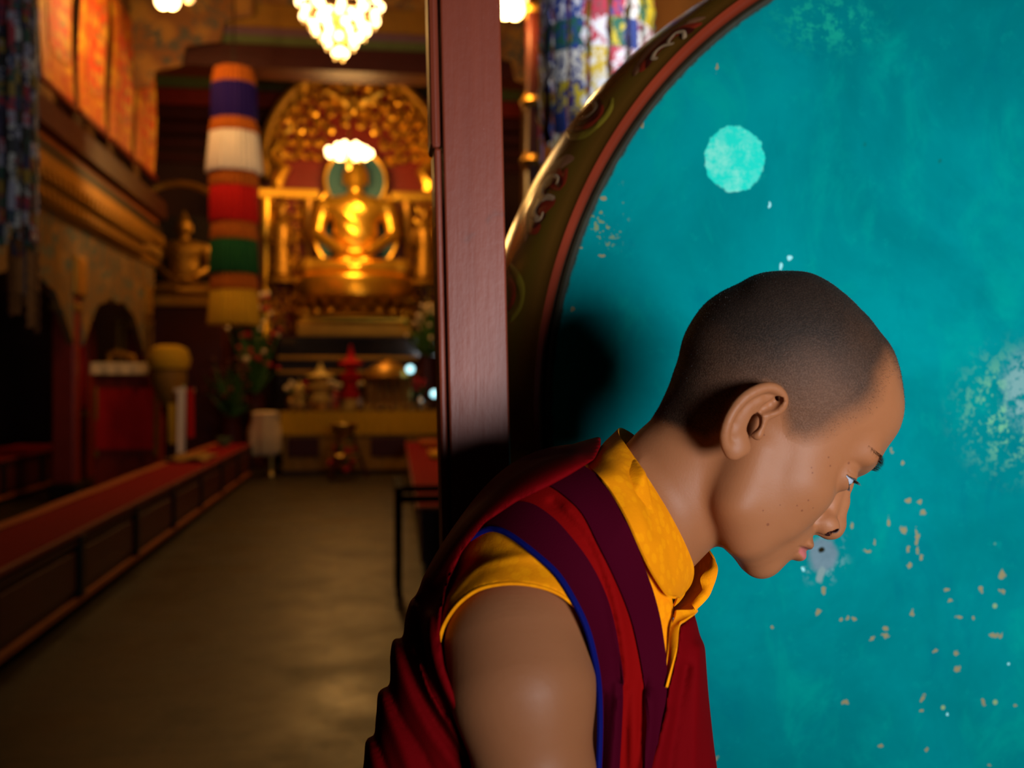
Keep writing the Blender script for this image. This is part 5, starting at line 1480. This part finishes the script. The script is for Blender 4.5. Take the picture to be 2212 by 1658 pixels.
# --- eyes, brows, lashes
t = NT('eyeball'); o = t.coord()
gaze = HR.T@(np.array([math.cos(.62), .22, -math.sin(.62)])/math.sqrt(1+.22**2)); gw = np.array([gaze[0]*CP+gaze[1]*SP, -gaze[0]*SP+gaze[1]*CP, gaze[2]])
nrm = t.node('ShaderNodeVectorMath', operation='NORMALIZE'); t.put(nrm.inputs[0], o)
dt = t.node('ShaderNodeVectorMath', operation='DOT_PRODUCT'); t.put(dt.inputs[0], nrm.outputs[0]); dt.inputs[1].default_value = tuple(gw)
c = t.mix(t.step(dt.outputs['Value'], .872, .885), (.34, .36, .43, 1), (.018, .009, .005, 1))
c = t.mix(t.step(dt.outputs['Value'], .972, .978), c, (.002, .002, .002, 1))
t.base(c); t.set(Roughness=.08, Specular_IOR_Level=.5); M['eye'] = t.mat
for s_ in (1, -1):
    w = cam2world([loc2cam((EYE_C[0], s_*EYE_C[1], EYE_C[2]))])[0]
    mb = MB().ball((0, 0, 0), EYE_R/1000, 40)
    o = mb.build('eye', M['eye'], None, smooth=True); o.parent = boy; o.location = Vector(w)-boy.location
def surf_x(y, z, xa=70, xb=125):
    xx = np.linspace(xa, xb, 111); p = np.array([loc2cam((x, y, z)) for x in xx]).astype(np.float32)
    d = head_sdf((p[:, 0], p[:, 1], p[:, 2]))[0]; i = np.nonzero(d < 0)[0]
    return float(xx[i[-1]]) if len(i) else xa
M['brow'] = simple('black_hair', (.008, .005, .004), .5, 0, 0)
def hairs(name, lst):
    mb = MB()
    for pts, r in lst:
        P_ = [tuple(cam2world([loc2cam(p)])[0]) for p in pts]
        mb.tube(P_, [r, r*.9, r*.25][:len(P_)], 4)
    return mb.build(name, M['brow'], boy, smooth=True)
rr = random.Random(11)
for s_ in (1, -1):
    lst = []; grid_x = {}
    for i in range(240 if s_ == 1 else 110):
        y = rr.uniform(9, 49); f_ = (y-9)/40
        z = 26.0+9.5*f_**1.2-2.5*max(0, f_-.8)*5+.0+rr.uniform(-2.4, 2.4)*(1-.6*f_)
        ky = (round(y), round(z));
        if ky not in grid_x: grid_x[ky] = surf_x(*ky)
        x = grid_x[ky]-.3
        dy = .5+1.6*f_; ln = rr.uniform(4, 6)
        d = Vector((.75+rr.uniform(-.1, .2), (.5+.5*f_), .35-.65*f_+rr.uniform(-.2, .2))).normalized()
        p0 = Vector((x, y, z)); p1 = p0+d*ln*.5; p2 = p0+d*ln+Vector((-.12*ln, .25*ln, -.10*ln))
        lst.append(([(p.x, s_*p.y, p.z) for p in (p0, p1, p2)], .00007))
    hairs('eyebrow', lst)
    lst = []
    ex, ey, ez = EYE_C; R1 = EYE_R+.9
    for i in range(70):
        f_ = i/69; a = (f_*2-1)*13; sy = a/13.5
        q2 = (1-sy**4) if sy > 0 else (1-sy**2)
        for up_ in (1, 0):
            dz = 3.9*q2 if up_ else -4.4*q2
            rad = R1**2-a*a-dz*dz
            if rad <= 1: continue
            x = ex+math.sqrt(rad); z = ez+dz+.6-.16*(x-ex); y = ey+a
            n = Vector((x-ex, a, dz)).normalized(); ln = (6.5 if up_ else 2.5)*(.55+.45*math.sin(PI*min(1, f_*1.1)))*rr.uniform(.8, 1.1)
            d = (Vector((1, .25*sy, -.35 if up_ else -.5))).normalized()
            p0 = Vector((x, y, z)); p1 = p0+d*ln*.5; p2 = p1+(d+Vector((0, 0, .35 if up_ else -.2))).normalized()*ln*.5
            lst.append(([(p.x, s_*p.y, p.z) for p in (p0, p1, p2)], .00014 if up_ else .00009))
    hairs('eyelashes', lst)
    # dark lid margins
    for up_ in (1, 0):
        pts = []
        for i in range(15):
            a = (i/14*2-1)*12.6; sy = a/13.5; q2 = (1-sy**4) if sy > 0 else (1-sy**2); dz = 3.9*q2 if up_ else -4.4*q2
            rad = R1**2-a*a-dz*dz
            if rad < 1: continue
            x = ex+math.sqrt(rad); pts.append(tuple(cam2world([loc2cam((x, s_*(ey+a), ez+dz+.6-.16*(x-ex)))])[0]))
        MB().tube(pts, .0005 if up_ else .00025, 6).build('lid_margin', M['brow'], boy, smooth=True)

# --- garments
T1_ = time.time()
gs = 2.0*q_
xs = axis((-170, 175, gs)); ys = axis((588, 790, gs), (790, 965, 3.5*q_)); zs = axis((-470, -40, gs))
P = grid(xs, ys, zs)
TO = torso_sdf(P); AR = arm_sdf(P)
B = smin(TO, AR, 20)
U = 1106+2150*P[0]/P[1]; Vv = 829-2150*P[2]/P[1]
KP = .33
near = P[1] < 790
def region(poly): return poly2(U, Vv, poly)*KP
def ridge(pts, w): return np.exp(-(pline(U, Vv, catmull(pts, 4))/w)**2)
def garment(name, d, mat, it=2):
    V, Q = surface_nets(d, xs, ys, zs)
    V = relax(V, Q, it, .5)
    return to_obj(name, V, Q, mat)
def cloth(name, col, rough=.8, sheen=.3, weave=900, bs=.25, var=.12, big=None):
    t = NT(name); o = t.coord(); n = t.noise(o, 10, 4, .6); w = t.noise(o, weave, 2, .5)
    d = tuple(x*(1-var) for x in col)+(1,); l = tuple(min(1, x*(1+var)) for x in col)+(1,)
    c = t.mix(n, d, l)
    h = w
    if big:
        v = t.node('ShaderNodeTexVoronoi'); t.put(v.inputs['Vector'], t.mapping(o, (1, 1, 1))); v.inputs['Scale'].default_value = 120
        c = t.mix(t.math('MULTIPLY', t.step(v.outputs['Distance'], .35, .5), .35), c, big+(1,))
        h = t.math('ADD', w, t.math('MULTIPLY', v.outputs['Distance'], .8))
    t.base(c); t.set(Roughness=rough, Sheen_Weight=sheen, Specular_IOR_Level=.02)
    t.b.inputs['Sheen Tint'].default_value = tuple(min(1, x*2+.02) for x in col)+(1,)
    t.bump(h, bs, .0008)
    return t.mat
M['robe'] = cloth('maroon_robe_cloth', (.135, .001, .0025), sheen=0.0)
M['robe_red'] = cloth('crimson_vest_cloth', (.20, .002, .002), sheen=0.0)
M['plum'] = cloth('plum_trim_cloth', (.046, .0005, .007), sheen=0.0)
M['orange'] = cloth('orange_shirt_cloth', (.90, .30, .003), .7, .0, 900, .25, .1, (.7, .18, .003))
M['piping'] = cloth('blue_piping', (.004, .006, .10), .6, .0)
SKIN_HEM = [(905, 1420), (948, 1388), (958, 1352), (978, 1318), (1003, 1292), (1035, 1272), (1075, 1262), (1120, 1260), (1170, 1268), (1210, 1284), (1242, 1310), (1262, 1345), (1330, 1430), (1345, 1700), (1425, 1700), (1440, 1482), (1446, 1440), (1449, 1400), (1452, 1350), (1454, 1305)]
shirt_poly = SKIN_HEM+[(1436, 1200), (1395, 1020), (1330, 930), (1100, 940), (880, 1200), (860, 1400)]
wr = 1.2*np.sin((Vv+U*.4)/13)*np.exp(-((Vv-1200)/60)**2)
d = np.maximum(np.maximum(B-3.0-np.clip(wr, -1, 1)*.3-1.5*ridge([(968, 1290), (1030, 1225), (1100, 1205), (1150, 1200), (1205, 1215)], 9), -(B+2.5)), region(shirt_poly))
d = np.maximum(d, np.where(near, -50, P[1]-830))
garment('shirt', d, M['orange'])
# vest with its dark bands
def ridge_at(u, v, pts, w): return np.exp(-(pline(u, v, catmull(pts, 4))/w)**2)
def voff(u, v):
    R_ = lambda pts, w: ridge_at(u, v, pts, w)
    o = 7.5+3*R_([(1225, 1100), (1290, 1200), (1335, 1330), (1352, 1471), (1370, 1600), (1385, 1720)], 16)-3.5*R_([(1192, 1085), (1262, 1160), (1308, 1268), (1336, 1400), (1340, 1500)], 8)
    o = o+5*R_([(1340, 1480), (1330, 1560), (1318, 1720)], 13)+4*R_([(1402, 1500), (1400, 1600), (1380, 1720)], 12)-3.5*R_([(1355, 1490), (1350, 1600), (1345, 1720)], 9)-3.5*R_([(1392, 1470), (1385, 1580), (1370, 1720)], 9)
    o = o-3*R_([(1302, 1500), (1300, 1600), (1296, 1720)], 8)
    return np.maximum(o, 5.0)
VOFF = voff(U, Vv)
PIPE = [(1000, 1172), (1042, 1147), (1070, 1142), (1107, 1158), (1162, 1200), (1207, 1243), (1244, 1304), (1268, 1357), (1284, 1417), (1293, 1475), (1296, 1540), (1295, 1620), (1290, 1720), (1290, 2100)]
FRONT = [(1240, 985), (1262, 1008), (1296, 1034), (1318, 1064), (1345, 1117), (1367, 1158), (1389, 1221), (1408, 1274), (1423, 1330), (1432, 1382), (1437, 1423), (1439, 1468), (1436, 1513), (1426, 1560), (1410, 1660), (1400, 2100)]
vest_poly = PIPE+FRONT[::-1]+[(1150, 1000), (1000, 1080)]
d = np.maximum(np.maximum(TO-VOFF, -(TO+2.5)), np.maximum(region(vest_poly), P[1]-800))
garment('vest', d, M['robe_red'])
INNER = [(1180, 1045), (1216, 1069), (1257, 1110), (1290, 1174), (1326, 1247), (1358, 1325), (1376, 1394), (1390, 1471), (1398, 1540), (1396, 1600), (1385, 1720), (1375, 2100)]
ARMIN = [(1060, 1095), (1134, 1083), (1189, 1112), (1235, 1160), (1276, 1216), (1308, 1280), (1326, 1339), (1338, 1403), (1345, 1471), (1345, 1540), (1335, 1720), (1325, 2100)]
# robe: wraps the back and far shoulder, comes down the front on the far side
EDGE = [(1298, 962), (1284, 992), (1262, 1006), (1230, 1026), (1184, 1051), (1116, 1083), (1047, 1129), (997, 1193), (969, 1257), (956, 1311), (950, 1370), (960, 1440), (985, 1510)]
rob_n = EDGE+[(1060, 1560), (1200, 1600), (1200, 2100), (500, 2100), (500, 850), (1298, 850)]
hole = [(1290, 900), (1283, 985), (1320, 1080), (1380, 1230), (1430, 1340), (1450, 1400), (1468, 1350), (1503, 1322), (1600, 1180), (1560, 900)]
ROFF = 12+.78*(4.5*ridge([(845, 1380), (862, 1440), (885, 1505), (925, 1580), (985, 1660), (1010, 1700)], 15)+4.5*ridge([(925, 1330), (930, 1390), (946, 1450), (975, 1517), (1005, 1575)], 12) \
    + 5*ridge([(820, 1500), (838, 1545), (864, 1609), (890, 1680), (920, 1760)], 16)+3.5*ridge([(890, 1260), (884, 1330), (890, 1400)], 10)+4.5*ridge([(905, 1430), (925, 1490), (960, 1550), (1000, 1620)], 9) \
    - 4*ridge([(862, 1340), (885, 1430), (915, 1510), (965, 1590), (1020, 1660)], 10)-4*ridge([(905, 1300), (908, 1380), (930, 1465), (965, 1540)], 9)-4*ridge([(832, 1440), (860, 1540), (910, 1620), (950, 1700)], 10) \
    + 3.5*ridge([(1240, 1000), (1150, 1045), (1060, 1100), (985, 1170), (930, 1250)], 22)-3*ridge([(1255, 1018), (1160, 1070), (1050, 1140), (985, 1230)], 7)+4*ridge([(790, 1600), (810, 1660), (835, 1740)], 14)-3*ridge([(800, 1560), (828, 1640), (860, 1730)], 8))
rn = np.where(near, region(rob_n), -region(hole))
d1 = np.maximum(np.maximum(TO-ROFF, -(TO-1)), rn)
d1 = np.where(near, d1, np.maximum(d1, -50))
FR = [(1503, 1322), (1468, 1352), (1463, 1400), (1454, 1450), (1443, 1490), (1438, 1530), (1420, 1600), (1390, 1700), (1340, 2100), (1700, 2100), (1700, 1322)]
FOFF = 9+4*ridge([(1510, 1400), (1505, 1500), (1500, 1600), (1498, 1720)], 16)-4*ridge([(1480, 1440), (1465, 1520), (1450, 1620), (1440, 1720)], 12)+3.5*ridge([(1448, 1540), (1425, 1620), (1405, 1720)], 12)
d2 = np.maximum(np.maximum(TO-FOFF, -(TO-1)), region(FR))
garment('robe', np.minimum(d1, d2), M['robe'])
print('garments', time.time()-T1_)

# the two dark bands of the vest, laid on its surface
def resample(c, n):
    c = np.array(catmull([tuple(p) for p in c], 8)); s = np.r_[0, np.cumsum(np.linalg.norm(np.diff(c, axis=0), axis=1))]
    q = np.linspace(0, s[-1], n); return np.stack([np.interp(q, s, c[:, k_]) for k_ in range(3)], 1)
def hits(uv, off_):
    """first hit depth for many view rays; off_(u, v) is the offset over the trunk"""
    uv = np.asarray(uv, np.float32); yy = np.linspace(600, 880, 141).astype(np.float32)
    Ug = uv[:, :1]+0*yy; Vg = uv[:, 1:]+0*yy; Yg = yy+0*uv[:, :1]
    d = torso_sdf(((Ug-1106)/2150*Yg, Yg, (829-Vg)/2150*Yg))-off_(Ug, Vg)
    ins = d < 0; i = np.argmax(ins, 1); ok = ins.any(1); i = np.maximum(i, 1); r = np.arange(len(uv))
    a, b = d[r, i-1], d[r, i]; t = np.clip(a/np.where(a-b == 0, 1, a-b), 0, 1)
    return np.where(ok, yy[i-1]+(yy[i]-yy[i-1])*t, np.nan)
def band_sheet(name, A, Bc, n, m, off_, th):
    A = resample([(u, v, 0) for u, v in A], n)[:, :2]; Bc = resample([(u, v, 0) for u, v in Bc], n)[:, :2]
    G_ = np.stack([A*(1-j/m)+Bc*(j/m) for j in range(m+1)]); y = hits(G_.reshape(-1, 2), off_).reshape(m+1, n)
    good = ~np.isnan(y).any(0); G_ = G_[:, good]; y = y[:, good]
    rows = [[tuple(cam2world([px(u, v, yy)])[0]) for (u, v), yy in zip(G_[j], y[j])] for j in range(m+1)]
    return MB().sheet(rows, th).build(name, M['plum'], boy, smooth=True)
cut = lambda c: [q for q in c if q[1] < 1750]
band_sheet('neckline_band', cut(FRONT), cut(INNER), 130, 10, lambda u, v: voff(u, v)+1.0, .0012)
band_sheet('armhole_band', cut(PIPE), cut(ARMIN), 130, 12, lambda u, v: voff(u, v)+1.0, .0012)
# blue piping along the armhole, laid on the surface
def ray_hit(u, v, fn_, off_, y0=560, y1=900):
    yy = np.linspace(y0, y1, 700).astype(np.float32)
    p = ((u-1106)/2150*yy, yy, (829-v)/2150*yy)
    d = fn_(p)-off_; i = np.nonzero(d < 0)[0]
    return float(yy[i[0]]) if len(i) else None
def body_f(p): return smin(torso_sdf(p), arm_sdf(p), 20)
pts = []
for u, v in catmull([q for q in PIPE if q[1] < 1750], 6):
    y = ray_hit(u, v, torso_sdf, 8.8)
    if y: pts.append(tuple(cam2world([px(u, v, y)])[0]))
MB().tube(pts, .0021, 8).build('blue_piping', M['piping'], boy, smooth=True)
pts = []
for u, v in catmull([(948, 1388), (958, 1352), (978, 1318), (1003, 1292), (1035, 1272), (1075, 1262), (1120, 1260), (1170, 1268), (1210, 1284), (1242, 1308)], 6):
    y = ray_hit(u, v, body_f, 2.2)
    if y: pts.append(tuple(cam2world([px(u, v, y)])[0]))
MB().tube(pts, .0013, 6).build('sleeve_hem', M['orange'], boy, smooth=True)

# --- collar sheets
def fill_y(lst, fn_, off_, dflt):
    out = []
    for u, v, y in lst:
        if y is None: y = ray_hit(u, v, fn_, off_) or dflt
        out.append((u, v, y))
    return out
def collar_sheet(name, A, Bc, n, m, bulge, grooves=(), th=1.6, mat=None, zdir=-1):
    sg = max(4, n//(len(A)-1)); A = np.array(catmull([tuple(q) for q in A], sg)); Bc = np.array(catmull([tuple(q) for q in Bc], sg)); rows = []
    for j in range(m+1):
        t_ = j/m; r = A*(1-t_)+Bc*t_
        r = r.copy(); r[:, 2] += zdir*bulge*math.sin(PI*t_)*np.clip((815-r[:, 2])/70, 0, 1)
        for pts_, w_, h_ in grooves:
            d_ = pline(r[:, 0].astype(np.float32), r[:, 1].astype(np.float32), catmull(pts_, 4)); r[:, 2] += h_*np.exp(-(d_/w_)**2)
        rows.append([tuple(cam2world([px(u, v, y)])[0]) for u, v, y in r])
    return MB().sheet(rows, th/1000).build(name, mat or M['orange'], boy, smooth=True)
TN = lambda p: smin(torso_sdf(p), neck_sdf(p), 12)
rim = [(1400, 968, 858), (1378, 946, 850), (1360, 932, 841), (1346, 926, 828), (1338, 929, 812), (1339, 942, 782), (1350, 962, 750), (1378, 1008, 725), (1401, 1042, 719), (1438, 1102, 720), (1468, 1158, 726), (1488, 1203, 738), (1495, 1229, 748), (1491, 1255, 756), (1479, 1274, 760), (1466, 1286, 762)]
outr = [(1370, 1010, 850), (1352, 985, 845), (1335, 960, 835), (1318, 950, 818), (1302, 965, 792), (1287, 985, 758), (1275, 1008, 728), (1293, 1030, 722), (1318, 1062, 704), (1352, 1121, 700), (1382, 1188, 702), (1404, 1233, 708), (1427, 1270, 722), (1440, 1286, 735), (1452, 1292, 745), (1460, 1292, 752)]
clear = []
for u, v, y in outr:
    h_ = ray_hit(u, v, torso_sdf, 9.5) if len(clear) > 6 else None; clear.append((u, v, min(y, h_-1) if h_ else y))
collar_sheet('collar', rim, clear, 90, 14, 7, [([(1350, 1020), (1378, 1055), (1398, 1105), (1408, 1150)], 10, 4.2), ([(1300, 985), (1340, 1025), (1375, 1080), (1392, 1140)], 12, -2), ([(1420, 1120), (1440, 1190), (1450, 1250)], 8, 2.0)])
inlow = [(u-10, v+24, y+12) for u, v, y in rim[7:]]
collar_sheet('collar_band', [(u, v, y+1.5) for u, v, y in rim[7:]], inlow, 70, 6, 0)
far_rim = [(1400, 968, 858), (1430, 1010, 864), (1470, 1085, 866), (1505, 1145, 842), (1531, 1184, 808), (1544, 1205, 796), (1548, 1228, 788), (1543, 1256, 782), (1528, 1289, 778), (1500, 1318, 772)]
far_low = [(1385, 1010, 850), (1400, 1060, 852), (1425, 1140, 880), (1438, 1205, 900), (1440, 1245, 905), (1442, 1270, 900), (1442, 1290, 890), (1444, 1304, 870), (1446, 1320, 835), (1450, 1335, 790)]
collar_sheet('far_collar', far_rim, far_low, 70, 10, -6, mat=M['orange'])
flap_in = [(1536, 1216, 794), (1534, 1228, 788), (1522, 1240, 783), (1514, 1252, 780), (1518, 1266, 778), (1519, 1276, 776), (1508, 1290, 773), (1496, 1306, 770)]
flap_out = [(1544, 1206, 791), (1549, 1220, 786), (1550, 1232, 782), (1546, 1250, 778), (1539, 1268, 775), (1530, 1286, 773), (1516, 1302, 770), (1499, 1317, 767)]
collar_sheet('collar_flap', flap_out, flap_in, 40, 6, 2.5, th=1.4)
# far edge of the shirt front below the collar
pl_a = [(1503, 1318, 776), (1502, 1326, 774), (1480, 1342, 766), (1468, 1354, 760), (1463, 1400, 752), (1454, 1440, 746), (1443, 1484, 742)]
pl_b = [(1458, 1318, 764), (1456, 1330, 760), (1452, 1350, 754), (1450, 1370, 750), (1449, 1405, 745), (1445, 1440, 742), (1440, 1486, 740)]
def onto(lst, o_):
    out = []
    for u, v, y in lst:
        h_ = ray_hit(u, v, torso_sdf, o_); out.append((u, v, h_-1 if h_ else y))
    return out
collar_sheet('shirt_front', onto(pl_a, 12.5), onto(pl_b, 6), 40, 5, 1.0)

# skirt of the robe down to the floor
rows = []
n = 120
for j in range(24):
    q = j/23; z = -395-(805-2)*q
    cx = 18-10*q; cy = 792; rx = 146+30*q; ry = 128+55*q
    rows.append([tuple(cam2world([(cx+(rx*(1+(.02+.05*q)*math.sin(i/n*2*PI*14+2*math.sin(i/n*2*PI*3))))*math.cos(i/n*2*PI), cy+ry*(1+(.02+.05*q)*math.sin(i/n*2*PI*14+1))*math.sin(i/n*2*PI), z)])[0]) for i in range(n+1)])
MB().sheet(rows, .004).build('skirt', M['robe'], boy, smooth=True)
print('boy total', time.time()-T0)
# ------------------------------------------------------------------ light, camera
def area(name, loc, target, sx, sy, energy, col, spread=None):
    l = bpy.data.lights.new(name, 'AREA'); l.shape = 'RECTANGLE'; l.size = sx; l.size_y = sy; l.energy = energy; l.color = col
    if spread: l.spread = math.radians(spread)
    o = bpy.data.objects.new(name, l); COL.objects.link(o); o.location = loc
    o.rotation_euler = (Vector(target)-Vector(loc)).to_track_quat('-Z', 'Y').to_euler()
    return o
def cw(x, y, z): return tuple(cam2world([(x*1000, y*1000, z*1000)])[0])
# daylight from the porch opening behind and right of the camera
area('porch_daylight', cw(1.0, -1.35, -.15), cw(.56, 1.1, .02), .56, .56, 9.6, (.95, .97, 1.0), 52)
area('banner_fill_light', (1.7, 2.0, 2.3), (.95, 3.7, 2.75), .8, .6, 10, (.95, .97, 1.0), 70)  # added fill light, no window there; brightens the brocade behind the drum
w = bpy.data.worlds.new('hall_dusk'); SC.world = w; w.use_nodes = True
w.node_tree.nodes['Background'].inputs[0].default_value = (.9, .62, .4, 1); w.node_tree.nodes['Background'].inputs[1].default_value = .004
cam = bpy.data.cameras.new('camera'); co = bpy.data.objects.new('camera', cam); COL.objects.link(co)
cam.sensor_width = 36; cam.lens = 35; cam.clip_start = .05; cam.clip_end = 60
co.location = (0, 0, CAMZ); co.rotation_euler = (PI/2, 0, -PSI)
cam.dof.use_dof = True; cam.dof.focus_distance = .80; cam.dof.aperture_fstop = 5.0; cam.dof.aperture_blades = 0
SC.camera = co
SC.view_settings.view_transform = 'Standard'; SC.view_settings.look = 'None'; SC.view_settings.gamma = 1; SC.view_settings.exposure = 0
SC.view_settings.use_curve_mapping = False
SC.cycles.max_bounces = 6; SC.cycles.sample_clamp_indirect = 6
